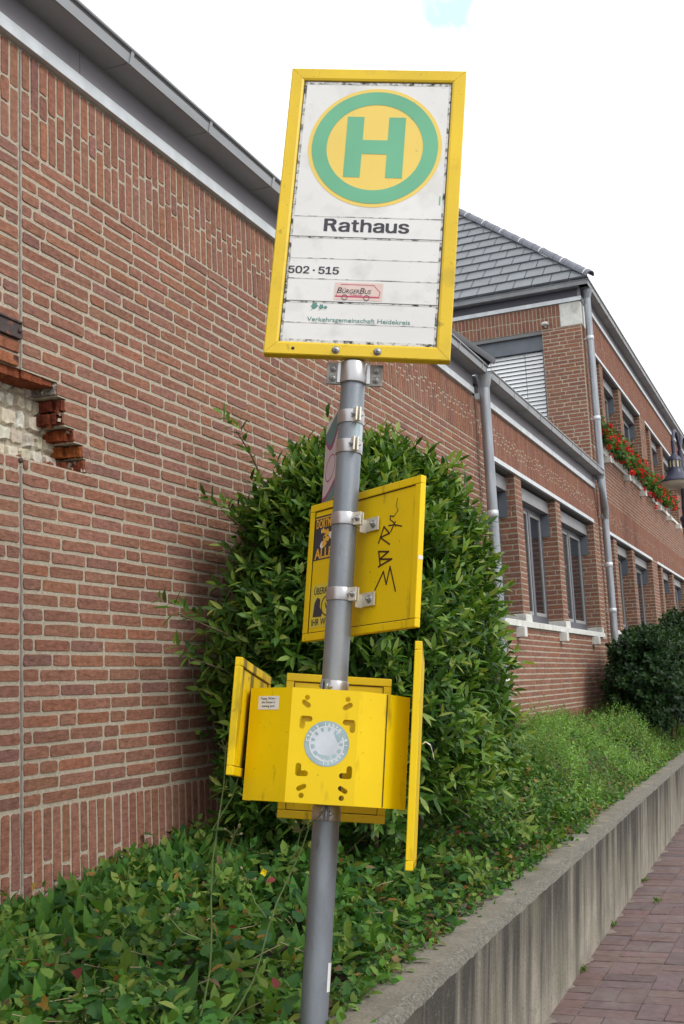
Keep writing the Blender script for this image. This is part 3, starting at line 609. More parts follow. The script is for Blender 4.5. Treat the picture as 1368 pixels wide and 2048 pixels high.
# sill, corbels, pier feet
s_=MB(); s_.box(XW-.35,XW+.035,OA0,OA1+.02,2.182,2.25)
for y0,y1 in PIERS+[(OA1,YB1-.02)]: s_.box(XW-.34,XW+.012,y0-.012,y1+.012 if y1<17 else y1-.25,2.2505,2.335)
s_.build('window_sill','stone',low,.004)
for yr in (12.07,14.23,16.40):
    cb=MB(); cb.box(XW-.05,XW+.10,yr-.115,yr,2.065,2.172); cb.build('corbel','stone',low,.006)
# eaves: strip, fascia, gutter, roof
def eaves(parent, fr, u0, u1, z, strapstep, dark=False, inset=0.):
    """fr=(origin on wall face, u along, n outward); z=(strip bottom)"""
    o,u,n=[np.asarray(q,float) for q in fr]; zz=np.array([0,0,1.])
    ax=[u,n,zz]
    def bx(mb,a,b,d0,d1,z0,z1,**k):
        c=o+u*(a+b)/2+n*(d0+d1)/2+zz*((z0+z1)/2); mb.obox(c,ax,((b-a)/2,(d1-d0)/2,(z1-z0)/2),**k)
    m1=MB(); a=u0+inset
    while a<u1-.01:
        b_=min(a+2.95,u1); bx(m1,a+.001,b_-.001,-.02,.036,z,z+.066); a=b_
    m1.build('metal_strip','zinc',parent,.002)
    m2=MB(); a=u0+inset
    while a<u1-.01:
        b_=min(a+2.4,u1); bx(m2,a+.002,b_-.002,-.02,.026,z+.0665,z+.24); a=b_
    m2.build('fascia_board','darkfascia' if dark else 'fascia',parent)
    m3=MB(); bx(m3,u0,u1,.0265,.168,z+.196,z+.202)             # gutter floor
    P=[(.166,z+.196),(.171,z+.196),(.186,z+.262),(.181,z+.262)]
    m3.faces([o+u*t+n*d+zz*q for t in(u0,u1) for d,q in P],[(0,1,2,3)[::-1],(4,5,6,7),(0,4,5,1)[::-1],(1,5,6,2)[::-1],(2,6,7,3)[::-1],(3,7,4,0)[::-1]])
    m3.tube([o+u*t+n*.186+zz*(z+.266) for t in np.linspace(u0,u1,3)],.011,8)
    bx(m3,u0,u1,.0265,.032,z+.203,z+.30)
    for e in (u0,u1): bx(m3,e-.002,e+.002,.0265,.18,z+.197,z+.262)
    t=u0+strapstep*.5
    while t<u1:
        bx(m3,t-.016,t+.016,.0265,.170,z+.1925,z+.1985)
        c=o+u*t+n*.1795+zz*(z+.229); ang=math.atan2(.015,.066)
        m3.obox(c,[u,n*math.cos(ang)-zz*math.sin(ang),n*math.sin(ang)+zz*math.cos(ang)],(.012,.004,.036)); t+=strapstep
    m3.build('gutter','gutterzinc',parent)
eaves(low,((XW,0,0),(0,1,0),(1,0,0)),-3,10.80,4.465,.78)
eaves(low,((XW,0,0),(0,1,0),(1,0,0)),10.99,17.38,4.453,.62)
# hipped roof of the near part
rf=MB(); EX,EZ,EY=-2.815,4.735,10.80; t40=math.tan(R(40)); RD=4.2
rf.faces([(EX,-6,EZ),(EX,EY,EZ),(EX-RD,EY-RD,EZ+RD*t40),(EX-RD,-6,EZ+RD*t40)],[(0,1,2,3)])
rf.faces([(EX,EY,EZ),(EX-2*RD,EY,EZ),(EX-RD,EY-RD,EZ+RD*t40)],[(0,1,2)])
rf.faces([(EX,-6,EZ-.025),(EX,EY,EZ-.025),(EX,EY,EZ),(EX,-6,EZ)],[(0,1,2,3)])
rf.faces([(EX,EY,EZ-.025),(EX-2*RD,EY,EZ-.025),(EX-2*RD,EY,EZ),(EX,EY,EZ)],[(0,1,2,3)])
rfo=rf.build('roof','darktile',low)
def hip(parent, p, d, n, l, r, mats, clips=None):
    d=np.array(d,float); d/=np.linalg.norm(d); side=np.cross(d,[0,0,1]); side/=np.linalg.norm(side); up=np.cross(side,d)
    hp=MB(); cps=[]
    for i in range(n):
        a=np.array(p)+d*l*i; 
        ax=[side,up,d]
        hp.lathe([(r*1.03,-.02),(r*1.0,l*.5),(r*.97,l*1.02)],a,ax,10,R(-15),R(195)); hp.lathe([(r*.8,-.02),(r*1.03,-.02)],a,ax,8,R(-15),R(195))
        if clips and i%clips==0:
            cp=MB(); cps.append(cp); cp.lathe([(r*1.12,-.005),(r*1.12,.022)],a+d*.08,ax,8,R(0),R(180)); cp.lathe([(r*1.0,-.005),(r*1.12,-.005)],a+d*.08,ax,8,R(0),R(180))
    o=hp.build('ridge_tiles',mats,parent)
    for cp in cps: cp.build('ridge_clip','clip',o)
hip(rfo,(EX+.02,EY+.02,EZ+.02),(-1,-1,t40),16,.36,.075,'darktile')
fl=MB(); fl.box(-9,XW+.02,10.9,17.49,4.60,4.68); fl.build('flat_roof','darktile',low)
# ---- downpipes
def downpipe(parent,x,y,z0,z1,r,collars,bent=None,head=None):
    p=MB(); p.tube([(x,y,z) for z in np.linspace(z1,z0,12)],r,18)
    if bent: p.tube(bent,r,14)
    if head: p.lathe([(r,-.12),(r*1.5,-.02),(r*1.7,.02)],(x,y,z1+.05),None,16)
    o=p.build('downpipe','zincpipe',parent)
    for z in collars:
        k=MB()
        k.lathe([(r,-.035),(r+.006,-.032),(r+.006,.032),(r,.035)],(x,y,z),None,18)
        k.obox((x-(x-XW)/2,y,z),np.eye(3),((x-XW)/2,.012,.012))
        k.build('pipe_collar','zinc',o)
downpipe(low,-2.885,10.895,.75,4.60,.052,(3.25,1.6),bent=None,head=True)

# ---- windows
def window(parent,y0,y1,z0,z1,xf,label=None):
    """dark framed window with blind box and a plate on the pier; xf = plane of the frame"""
    f=MB(); t=.07
    f.box(xf-.05,xf,y0,y0+t,z0,z1); f.box(xf-.05,xf,y1-t,y1,z0,z1); f.box(xf-.05,xf,y0+t,y1-t,z0,z0+.13); f.box(xf-.05,xf,y0+t,y1-t,z1-t,z1)
    ym=y0+(y1-y0)*.62; f.box(xf-.05,xf+.004,ym-.05,ym+.05,z0+.13,z1-t)
    f.box(xf-.03,xf+.012,y0+.002,y1-.002,z0-.02,z0+.012)
    w_=f.build('window','darkframe',parent,.003)
    wf=MB()
    for a,b_ in((y0+t,ym-.05),(ym+.05,y1-t)):
        for (p0,p1,q0,q1) in((a,a+.04,z0+.13,z1-t),(b_-.04,b_,z0+.13,z1-t),(a+.04,b_-.04,z0+.13,z0+.17),(a+.04,b_-.04,z1-t-.04,z1-t)):
            wf.box(xf-.04,xf-.006,p0,p1,q0,q1)
    wf.build('sash','sash',w_)
    g_=MB(); g_.box(xf-.035,xf-.02,y0+.06,y1-.06,z0+.1,z1-.05); g_.build('pane','glass',w_)
    bb=MB(); bb.box(xf+.002,xf+.10,y0-.005,y1+.005,z1-.02,z1+.13); bb.build('blind_box','blindbox',w_)
    pl=MB(); pl.box(xf+.002,xf+.10,y1-.012,y1-.001,z1-.31,z1-.03); pl.build('guide_plate','plate',w_)
XF=XW-.21
ys_=[OA0]+[v for p in PIERS for v in p]+[OA1]
for a,b_ in zip(ys_[::2],ys_[1::2]): window(low,a+.01,b_-.012,2.26,3.74,XF)
l_=MB(); l_.box(XW-.34,XW+.004,OA0-.02,OA1+.0,OZ1-.012,OZ1-.002,m=1); l_.box(XW-.02,XW+.016,OA0-.02,OA1-.01,OZ1-.014,OZ1+.035,m=0)
l_.build('lintel',['zinc','soffit'],low)
bk=MB(); bk.box(XW-.6,XW-.42,OA0,OA1,2.2,3.92); bk.build('inner_wall','darkfascia',low)

# ================================================================== TALL BUILDING
tall=empty('tall_brick_building',(-4,20,0),'two storey red brick block with slate grey hipped roof and window boxes','building')
YC=17.5; YT1=46
tb=MB()
UO=[(18.3,23.45),(24.2,29.4),(30.1,35.3),(36.0,41.2)]
UZ0,UZ1=5.25,6.87; LZ0,LZ1=2.33,3.885
def tslab(y0,y1,z0,z1,d=.4): tb.box(XW-d,XW,y0,y1,z0,z1,m=0)
edges=[YC]+[v for o in UO for v in o]+[YT1]
for a,b_ in zip(edges[::2],edges[1::2]): tslab(a,b_,.3,7.50)
for a,b_ in UO: tslab(a,b_,.3,LZ0-.08); tslab(a,b_,LZ1,UZ0-.07); tslab(a,b_,UZ1,7.50,.12)
B3=Bricks()
B3.soldier(YC+.005,YT1,UZ1+.005,7.50,'mid'); B3.stretcher(YC+.005,YT1,4.45,UZ0-.07,4.45); B3.soldier(YC+.005,YT1,3.90,4.45,'mid')
B3.stretcher(YC+.005,YT1,1.25,LZ0-.08,4.45); B3.soldier(YC+.005,YT1,.75,1.25,'base')
for a,b_ in zip(edges[::2],edges[1::2]):
    B3.stretcher(a+.005,b_,UZ0-.07,UZ1+.005,4.45); B3.stretcher(a+.005,b_,LZ0-.08,3.90,4.45)
B3.emit(tb,FE,hi=False)
PT=[]
for a,b_ in UO:
    for off in (.68,2.62): PT.append((a+off,a+off+.26))
for y0,y1 in PT:
    pier_bricks(tb,y0,y1,UZ0+.05,UZ1,XW-.01,.33,4.45); pier_bricks(tb,y0,y1,LZ0,LZ1,XW-.01,.33,4.45)
for a,b_ in UO:
    for z0,z1 in((UZ0,UZ1),(LZ0,LZ1)):
        q=Bricks(); q.stretcher(XW-.33,XW,z0,z1,4.45); q.emit(tb,((0,b_,0),(1,0,0),(0,0,1),(0,-1,0)),hi=False)
# cross wall looking down the street
FX=((0,YC,0),(1,0,0),(0,0,1),(0,-1,0))
WX0,WX1,WZ0,WZ1=-6.4,-3.63,4.9,7.115
for (x0,x1,z0,z1) in((-9,WX0,.3,7.50),(WX1,XW-.4,.3,7.50),(WX0,WX1,WZ1,7.50),(WX0,WX1,.3,WZ0)): tb.box(x0,x1,YC+.001,YC+.4,z0,z1,m=0)
B4=Bricks(); B4.soldier(-9,-3.325,7.115,7.50,'half'); B4.stretcher(WX1,XW-.004,4.6,7.115,4.45); B4.stretcher(-9,WX0,4.6,7.115,4.45)
B4.emit(tb,FX,hi=True)
tb.build('brick_wall',['mortar','brick'],tall)
st=MB(); st.box(-3.322,XW+.012,YC-.010,YC+.34,7.118,7.498); st.build('corner_stone','stone',tall,.006)
# lintels, sills
for a,b_ in UO:
    for z0,z1 in((UZ0,UZ1),(LZ0,LZ1)):
        l_=MB(); l_.box(XW-.34,XW+.003,a,b_,z1-.012,z1-.002,m=1); l_.box(XW-.02,XW+.016,a-.02,b_-.006,z1-.014,z1+.035,m=0); l_.build('lintel',['zinc','soffit'],tall)
        s_=MB(); s_.box(XW-.35,XW+.035,a-.04,b_+.02,z0-.068,z0); s_.build('window_sill','stone',tall,.004)
        bk=MB(); bk.box(XW-.7,XW-.45,a,b_,z0-.05,z1); bk.build('inner_wall','darkfascia',tall)
        ed=[a,a+.68,a+.94,a+2.62,a+2.88,b_]
        for p,q_ in zip(ed[::2],ed[1::2]): window(tall,p+.01,q_-.012,z0+.01,z1-.165,XF)
for yr in (18.67,20.66,22.64,24.86,26.7,28.4,30.6,32.6):
    cb=MB(); cb.box(XW-.05,XW+.12,yr-.13,yr,5.055,5.165); cb.build('corbel','stone',tall,.005)
eaves(tall,((XW,0,0),(0,1,0),(1,0,0)),YC-.165,YT1,7.502,.75,inset=.13)
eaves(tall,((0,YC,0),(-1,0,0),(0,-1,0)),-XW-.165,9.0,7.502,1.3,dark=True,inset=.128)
# cross-wall window with lowered venetian blind
f=MB(); f.box(WX0,WX1,YC+.06,YC+.10,WZ1-.30,WZ1-.001,m=0); f.box(WX0,WX1,YC+.004,YC+.06,WZ1-.062,WZ1-.006,m=1); f.box(WX1-.035,WX1-.001,YC+.09,YC+.15,WZ0,WZ1-.3,m=0)
wo=f.build('blind_window',['plate','soffit'],tall,.003)
bs=MB(); z=WZ1-.315
while z>WZ0+.5:
    bs.obox(((WX0+WX1)/2,YC+.115,z-.02),[(1,0,0),(0,math.cos(R(62)),math.sin(R(62))),(0,-math.sin(R(62)),math.cos(R(62)))],((WX1-WX0)/2-.04,.036,.0015)); z-=.067
bs.build('blind_slats','blind',wo)
bc=MB()
for x in (-3.95,-4.52,-5.1,-5.7): bc.tube([(x,YC+.072,WZ1-.3),(x,YC+.072,WZ0+.5)],.004,6)
bc.build('blind_cord','darkframe',wo)
gb=MB(); gb.box(WX0,WX1,YC+.2,YC+.22,WZ0,WZ1); gb.build('pane','glass',wo)
dv=MB(); dv.tube([(-3.56,YC-.004,7.16),(-3.56,YC-.05,7.16)],.02,10); dv.lathe([(0,.05),(.05,.045),(.06,.0),(.0,-.01)],(-3.56,YC-.06,7.175),None,14); dv.build('eaves_sensor','stone',tall)
# tiled roof
t44=math.tan(R(44)); RE=(-2.80,YC-.20,7.79); rt=MB(); LT=.325
up=np.array([0,math.cos(R(44)),math.sin(R(44))]); nn=np.array([0,-math.sin(R(44)),math.cos(R(44))])
for k in range(22):
    s0,s1=k*LT,(k+1)*LT+.05; h0=s0*math.cos(R(44)); h1=s1*math.cos(R(44))
    xr0=RE[0]-h0; xr1=RE[0]-h1; x=xr0; off=.15 if k%2 else 0
    xe=-2.5-off
    while xe>-10.5:
        a,b_=xe-.30+.006,xe-.006; xe-=.30
        a0,b0=min(a,xr0),min(b_,xr0); a1,b1=min(a,xr1),min(b_,xr1)
        if b0-a0<.002: continue
        o0=np.array(RE)*[0,1,1]+up*s0+nn*.036; o1=np.array(RE)*[0,1,1]+up*s1+nn*.006
        V=[o0+[a0,0,0],o0+[b0,0,0],o1+[b1,0,0],o1+[a1,0,0],o0+[a0,0,0]-nn*.034,o0+[b0,0,0]-nn*.034]
        rt.faces(V,[(0,1,2,3),(4,5,1,0)])
H=7.0
q_=nn*-.012
rt.faces([np.array(p)+q_ for p in ((-10.5,RE[1],RE[2]),RE,(RE[0]-H,RE[1]+H,RE[2]+H*t44),(-10.5,RE[1]+H,RE[2]+H*t44))],[(0,1,2,3)])
rt.faces([RE,(RE[0],YT1,RE[2]),(RE[0]-H,YT1,RE[2]+H*t44),(RE[0]-H,RE[1]+H,RE[2]+H*t44)],[(0,1,2,3)])
rt.faces([(RE[0],RE[1],RE[2]-.03),(RE[0],YT1,RE[2]-.03),(RE[0],YT1,RE[2]),RE],[(0,1,2,3)])
rt.faces([(-10.5,RE[1],RE[2]-.02),(RE[0],RE[1],RE[2]-.02),(RE[0],RE[1]+.02,RE[2]),(-10.5,RE[1]+.02,RE[2])],[(0,1,2,3)])
rto=rt.build('roof','tile',tall)
hip(rto,(RE[0]+.03,RE[1]-.03,RE[2]+.02),(-1,1,t44),20,.36,.07,'ridge',2)
downpipe(tall,-2.90,17.62,.75,7.62,.055,(6.9,5.6,4.05,3.3,2.6,1.5),bent=None,head=True)
eb=MB(); eb.tube([(-2.89,17.36,4.63),(-2.885,17.37,4.52),(-2.88,17.40,4.44),(-2.87,17.46,4.32),(-2.865,17.52,4.20),(-2.87,17.57,4.12),(-2.885,17.60,4.02)],.046,14)
eb.lathe([(.05,-.04),(.085,.03)],(-2.89,17.36,4.63),None,14); eb.build('pipe_elbow','zincpipe',low)

# ================================================================== BUS STOP
P0=np.array([-1.38189805,2.97434389,-0.89426902+EYE]); EB=np.array([[.9191,-.3899,.0562],[.3795,.9146,.1394],[-.1058,-.1069,.9886]])
BZ=.43                                   # pole foot below the measured origin
root_loc=P0-EB[:,2]*BZ
bus=empty('bus_stop_sign',root_loc,'leaning yellow framed bus stop sign on a grey pole hung with yellow boards','bus stop',rot=EB)
X_,Y_,Z_=np.eye(3)
def lz(z): return z+BZ
pm=MB(); pm.tube([(0,0,z) for z in np.linspace(-.1,lz(1.93),24)],[.0382]*24,28)
pole=pm.build('pole','steel',bus)
ps=MB(); ps.lathe([(.0388,lz(.085)),(.0388,lz(.16))],(0,0,0),None,6,R(-38),R(-2)); ps.build('sticker_scrap','white',pole)
ps=MB(); ps.lathe([(.0389,lz(1.672)),(.0389,lz(1.724))],(0,0,0),None,8,R(-65),R(-5),m=0); ps.lathe([(.0392,lz(1.674)),(.0392,lz(1.722))],(0,0,0),None,3,R(-62),R(-38),m=1); ps.build('sticker',['faded','tealpale'],pole)
def bolt(parent,p,ax,r=.0075,h=.007,name='bolt',washer=True):
    b_=MB()
    if washer: b_.lathe([(r*1.5,0),(r*1.5,.0015),(0,.0015)],p,ax,16)
    b_.lathe([(r,.001),(r,h),(r*.75,h+.001),(0,h+.001)],p,ax,6,smooth=False); b_.lathe([(r*.5,h),(r*.5,h+.005),(0,h+.006)],p,ax,10)
    return b_.build(name,'bolt',parent)
AXF=[X_,Z_,-Y_]                           # local axes for things facing the viewer (-Y)
# ---- the sign
AZ,RL=R(-4.5),R(-1.0); SC=np.array([.013,-.052,lz(2.451)])
sr=np.array([math.cos(AZ),math.sin(AZ),0]); su=Z_.copy(); sr,su=math.cos(RL)*sr+math.sin(RL)*su,-math.sin(RL)*sr+math.cos(RL)*su
sn=np.cross(sr,su)                        # towards viewer
def SF(a,b,d=0.): return (SC+sr*a+su*b+sn*d,sr,su,sn)
SW,SH,FBW=.5855/2,1.037/2,.0455
pn=MB(); pn.obox(SC-sn*.018,[sr,su,sn],(SW-.02,SH-.02,.010))
sign=pn.build('stop_sign','panel',bus)
PZ=-.008                                  # front of the panel
fr=MB(); prof=[(0,-.034),(0,-.003),(.003,0),(FBW-.008,0),(FBW-.002,-.003),(FBW,-.0095),(FBW,-.03)]
cor=[(-1,-1),(1,-1),(1,1),(-1,1)]
for i in range(4):
    A,B=cor[i],cor[(i+1)%4]; dx,dy=(B[0]-A[0])/2,(B[1]-A[1])/2; ga=.0006
    V=[]
    for (cx,cy),sg in((A,1),(B,-1)):
        for t,d in prof: V.append(SC+sr*(cx*(SW-t)+dx*ga*sg)+su*(cy*(SH-t)+dy*ga*sg)+sn*d)
    k=len(prof); fr.faces(V,[(j,j+1,k+j+1,k+j) for j in range(k-1)][::1])
fo=fr.build('frame','signyellow',sign)
hm=MB(); hm.lathe([(.0055,.0004),(.0,.0004)],SF(-.2,-SH+.02)[0],[sr,su,sn],14); hm.build('screw_hole','sealine',fo)
# grime along the inner edges of the frame and the seams between slats
gr=MB()
iw,ih=SW-FBW,SH-FBW
def strip(mb,x0,x1,y0,y1,d,m=0): mb.prism([(x0,y0),(x1,y0),(x1,y1),(x0,y1)],SF(0,0,PZ+.0002),d,m=m)
strip(gr,-iw,iw,ih-.012,ih,.0004); strip(gr,-iw,-iw+.010,-ih,ih,.0004); strip(gr,iw-.009,iw,-ih,ih,.0004); strip(gr,-iw,iw,-ih,-ih+.010,.0004)
strip(gr,-iw,iw,ih-.0022,ih,.0007,1); strip(gr,iw-.0022,iw,-ih,ih,.0007,1); strip(gr,-iw,-iw+.002,-ih,ih,.0007,1)
seams=[(-.031,0),(-.104,1),(-.181,0),(-.253,0),(-.331,1),(-.406,0)]
for zs,strong in seams:
    strip(gr,-iw,iw,zs-.0014,zs+.0012,.0005,2)
    if strong: strip(gr,-iw,iw,zs-.0011,zs+.0009,.0009,1); strip(gr,-iw,iw,zs-.006,zs-.0011,.0005,0)
gr.build('panel_seams',['grime','sealine','grimeline'],sign)
EMX,EMZ,ER=.006,.227,.2205
em=MB(); em.prism(circ(EMX,EMZ,ER,72),SF(0,0,PZ+.0002),.0006); em.build('emblem_disc','paleyellow',sign)
em=MB(); k=ER/.2205
em.geom(shape([circ(EMX,EMZ,.208,72),circ(EMX,EMZ,.159,72)],.0003),SF(0,0,PZ+.0014))
hw,hh,sw_=.0965,.1125,.0275
em.geom(shape([[(-hw,-hh),(-hw+2*sw_,-hh),(-hw+2*sw_,-.026),(hw-2*sw_,-.026),(hw-2*sw_,-hh),(hw,-hh),(hw,hh),(hw-2*sw_,hh),(hw-2*sw_,.026),(-hw+2*sw_,.026),(-hw+2*sw_,hh),(-hw,hh)]],.0003),SF(EMX,EMZ,PZ+.0014))
em.build('emblem','green',sign)
def letter(parent,s,cap,x,z,width=None,bold=0.,mt='ink',name='lettering',shear=0.,d=.0008):
    mb=MB(); mb.geom(grotesk(s,cap,width) if bold>.008 else text(s,cap,width,bold,.0002,shear=shear),SF(x,z+.010,PZ+d)); return mb.build(name,mt,parent)
letter(sign,'Rathaus',.047,-.138,-.093,.276,.012)
letter(sign,'502 · 515',.0265,-.2405,-.2455,.164,.010)
letter(sign,'Verkehrsgemeinschaft Heidekreis',.0155,-.165,-.4105,.326,.006,'greenink')
lf=MB()
for x,z,s in((-.146,-.357,.014),(-.124,-.360,.0105),(-.110,-.361,.007)):
    lf.prism([(x+s*a,z+s*b_) for a,b_ in((-.8,-1.3),(-.35,-.6),(-.75,-.1),(-.5,.3),(-.35,.9),(.1,.75),(.55,.95),(.6,.3),(.95,.1),(.6,-.35),(.15,-.75),(-.25,-.7))],SF(0,.009,PZ+.0003),.0006)
lf.build('leaf_emblem','greenink',sign)
mk=MB()
for i in range(6): strip(mk,.2275,.2325,.022+.0055*i,.0258+.0055*i,.0006)
mk.build('maker_mark','green',sign)
bb=MB(); F0=SF(0,.009,PZ+.0003); bx0,bx1,bz0,bz1=-.086,.068,-.333,-.272
bb.prism([(bx0,bz0),(bx1,bz0),(bx1,bz1),(bx0,bz1)],F0,.0006,m=0)
def stroke(mb,P,wd,fr_,d,m=0):
    o,u,v,n=fr_
    for (a,b_),(c_,e) in zip(P[:-1],P[1:]):
        L_=math.hypot(c_-a,e-b_); t=np.array([c_-a,e-b_])/max(L_,1e-9); q=np.array([-t[1],t[0]])*wd/2; x=t*wd*.4
        pts=[(a-x[0]-q[0],b_-x[1]-q[1]),(c_+x[0]-q[0],e+x[1]-q[1]),(c_+x[0]+q[0],e+x[1]+q[1]),(a-x[0]+q[0],b_-x[1]+q[1])]
        mb.prism(pts,fr_,d,m=m)
stroke(bb,[(-.066,-.279),(.038,-.279),(.060,-.303),(.057,-.322),(-.080,-.322),(-.078,-.314)],.0022,F0,.0011,1)
stroke(bb,[(-.080,-.3205),(.057,-.3205)],.0052,F0,.0010,1)
for s_,cp,x_,w_ in (('B',.0205,-.078,.0165),('ÜRGER',.0145,-.0605,.0535),('B',.0205,-.006,.0165),('US',.0145,.0115,.0205)):
    bb.geom(text(s_,cp,w_,.004,.0002,shear=.25),SF(x_,-.3005,PZ+.0016),m=2)
bb.geom(text('Walsrode',.005,.04,.0,.0002),SF(-.036,-.3075,PZ+.0018),m=1)
for x in (-.052,.018): bb.geom(shape([circ(x,-.3235,.0095,24),circ(x,-.3235,.0078,24)],.0003),SF(0,.009,PZ+.0019),m=2)
bb.build('bus_sticker',['pink','red','ink'],sign)
for a in (-.0645,.0660): bolt(fo,SF(a,-SH+.0195)[0],[sr,su,sn],.0085,.008)
# ---- mounting bracket under the sign
br=MB()
for sg in(-1,1): br.obox((sg*.062+.003,-.012,lz(1.888)),np.eye(3),(.026,.004,.036),m=0)
br.lathe([(.0385,lz(1.856)),(.046,lz(1.857)),(.046,lz(1.925)),(.0385,lz(1.926))],(0,0,0),None,22,R(-172),R(-8),m=1)
for sg in(-1,1): br.obox((sg*.0455,-.0125,lz(1.891)),np.eye(3),(.006,.0065,.034),m=1)
bko=br.build('mounting_bracket',['dirtyplate','clamp'],bus,.0015)
for sg in(-1,1):
    for z in(1.903,1.871): bolt(bko,(sg*.0675+.003,-.016,lz(z)),AXF,.0075,.007)
# ---- pole clamps
def ring(zc,hh,ang,r=.0395,fl=.026,board=None,name='clamp',fm='flange'):
    c_=MB(); c_.lathe([(r-.0012,lz(zc-hh)),(r+.0022,lz(zc-hh)),(r+.0022,lz(zc+hh)),(r-.0012,lz(zc+hh))],(0,0,0),None,32,m=0)
    d=np.array([math.cos(ang),math.sin(ang),0]); t=np.array([-d[1],d[0],0])
    for sg in(-1,1):
        c_.obox(d*(r+fl*.5)+t*sg*.0062+Z_*lz(zc),[d,t,Z_],(fl*.5,.0026,hh*1.05),m=1)
    o=c_.build(name,['clamp',fm],bus,.0008)
    for sg in(-1,1): bolt(o,d*(r+fl*.55)+t*sg*.0088+Z_*lz(zc),[d,Z_,t*sg] if sg<0 else [Z_,d,t*sg],.0065,.006)
    return o
ring(1.744,.021,R(-69)); ring(1.648,.021,R(-71))
ring(1.418,.019,R(-36)); ring(1.186,.0195,R(-38))
ring(.909,.0195,R(-118),fm='steel'); ring(.555,.0195,R(-90),fm='dirtyplate')
# ---- flag sign seen almost edge-on behind the pole
fa=R(103); fd=np.array([math.cos(fa),math.sin(fa),0]); fn=np.array([fd[1],-fd[0],0]); fn=fn if fn[0]<0 else -fn
FL0=np.array([-.012,.05,lz(1.695)])
fs_=MB(); FH,FWD=.150,.33
FF=(FL0,fd,Z_,fn)
fs_.prism([(0,-FH),(FWD,-FH),(FWD,FH),(0,FH)],FF,-.004,m=0)
F2=(FL0+fn*.0002,fd,Z_,fn)
wave=[(t*FWD,.075+.04*math.sin(t*6+.6)) for t in np.linspace(0,1,14)]
fs_.prism(wave+[(FWD,FH),(0,FH)],F2,.0004,m=2)
wave2=[(a,b_+.016) for a,b_ in wave]; fs_.prism(wave2+[(FWD,FH),(0,FH)],F2,.0008,m=1)
fs_.prism([(FWD*.35,FH),(FWD,.118),(FWD,FH)],F2,.0012,m=3)
wv=[(t*FWD,-.098+.016*math.sin(t*5+.4)) for t in np.linspace(0,1,14)]
fs_.prism([(0,-FH),(FWD,-FH)]+wv[::-1],F2,.0004,m=2)
fs_.prism([(0,-FH),(FWD,-FH)]+[(a,b_-.018) for a,b_ in wv[::-1]],F2,.0008,m=1)
fs_.geom(shape([[(FWD*.68+.075*math.cos(t),-.03+.045*math.sin(t)) for t in np.linspace(0,6.2,30)],[(FWD*.68+.070*math.cos(t),-.03+.041*math.sin(t)) for t in np.linspace(0,6.2,30)]],.0003),F2,m=2)
fs_.build('flag_sign',['lilac','teal','purple','white'],bus)
# ---- yellow boards
def board(cx,cy,cz,az,w_,h_,t=.02,lip=.024,name='display_board',mt='yellow'):
    """tray-shaped board seen from its back; face towards the viewer side"""
    r_=np.array([math.cos(az),math.sin(az),0]); n_=np.array([r_[1],-r_[0],0])    # n_ = visible face
    C=np.array([cx,cy,lz(cz)]); F_=lambda d=0:(C+n_*d,r_,Z_,n_)
    mb=MB(); hw,hh=w_/2,h_/2
    mb.obox(C-n_*(t/2+.0025),[r_,Z_,n_],(hw-.001,hh-.001,t/2-.0025))
    for (x0,x1,z0,z1) in((-hw,hw,hh-lip,hh),(-hw,hw,-hh,-hh+lip),(-hw,-hw+lip,-hh+lip+.0012,hh-lip-.0012),(hw-lip,hw,-hh+lip+.0012,hh-lip-.0012)):
        mb.obox(C+r_*(x0+x1)/2+Z_*(z0+z1)/2-n_*(t/2-.0003),[r_,Z_,n_],((x1-x0)/2,(z1-z0)/2,t/2+.0003))
    o=mb.build(name,mt,bus,.0022)
    s_=MB(); g_=.0026
    for (x0,x1,z0,z1) in((-hw+lip,hw-lip,hh-lip-g_,hh-lip),(-hw+lip,hw-lip,-hh+lip,-hh+lip+g_),(-hw+lip,-hw+lip+g_*.7,-hh+lip,hh-lip),(hw-lip-g_*.7,hw-lip,-hh+lip,hh-lip)):
        s_.obox(C+r_*(x0+x1)/2+Z_*(z0+z1)/2-n_*.0040,[r_,Z_,n_],((x1-x0)/2,(z1-z0)/2,.0014))
    s_.build('rim_seam','amber',o)
    return o,F_,r_,n_
B2,F2_,r2,n2=board(.051,.052,1.304,R(-51.6),.540,.450,name='information_board')
FB=F2_(-.0045)
def inb(px,py):   # photo position on the board -> board coordinates (via the four measured corners)
    return px,py
# graffiti tag, in board coordinates (x along the board, z up)
gf=MB(); FG=(F2_(-.0047)[0],r2,Z_,n2)
def G(u,v): return (-.27+.54*u,.225-.45*v)
S1=[(.80,.115),(.79,.165),(.81,.20),(.775,.235)]
S2=[(.775,.235),(.745,.225),(.745,.25),(.775,.275),(.795,.305)]
S3=[(.735,.29),(.79,.295),(.845,.315)]
S4=[(.79,.275),(.755,.335)]
Rr=[(.655,.30),(.668,.42)]
R2=[(.655,.395),(.695,.29),(.745,.345),(.668,.36),(.75,.42)]
B_=[(.66,.455),(.68,.555)]; B_2=[(.66,.455),(.745,.47),(.672,.51),(.775,.525),(.665,.56)]
M_=[(.645,.715),(.71,.60),(.74,.69),(.765,.575),(.82,.745)]
for s,wd in((S1,.0018),(S2,.0035),(S3,.004),(S4,.004),(R2,.005),(B_,.0055),(B_2,.0055),(M_,.005)):
    stroke(gf,[G(*p) for p in s],wd,FG,.0008)
gf.build('graffiti','marker',B2)
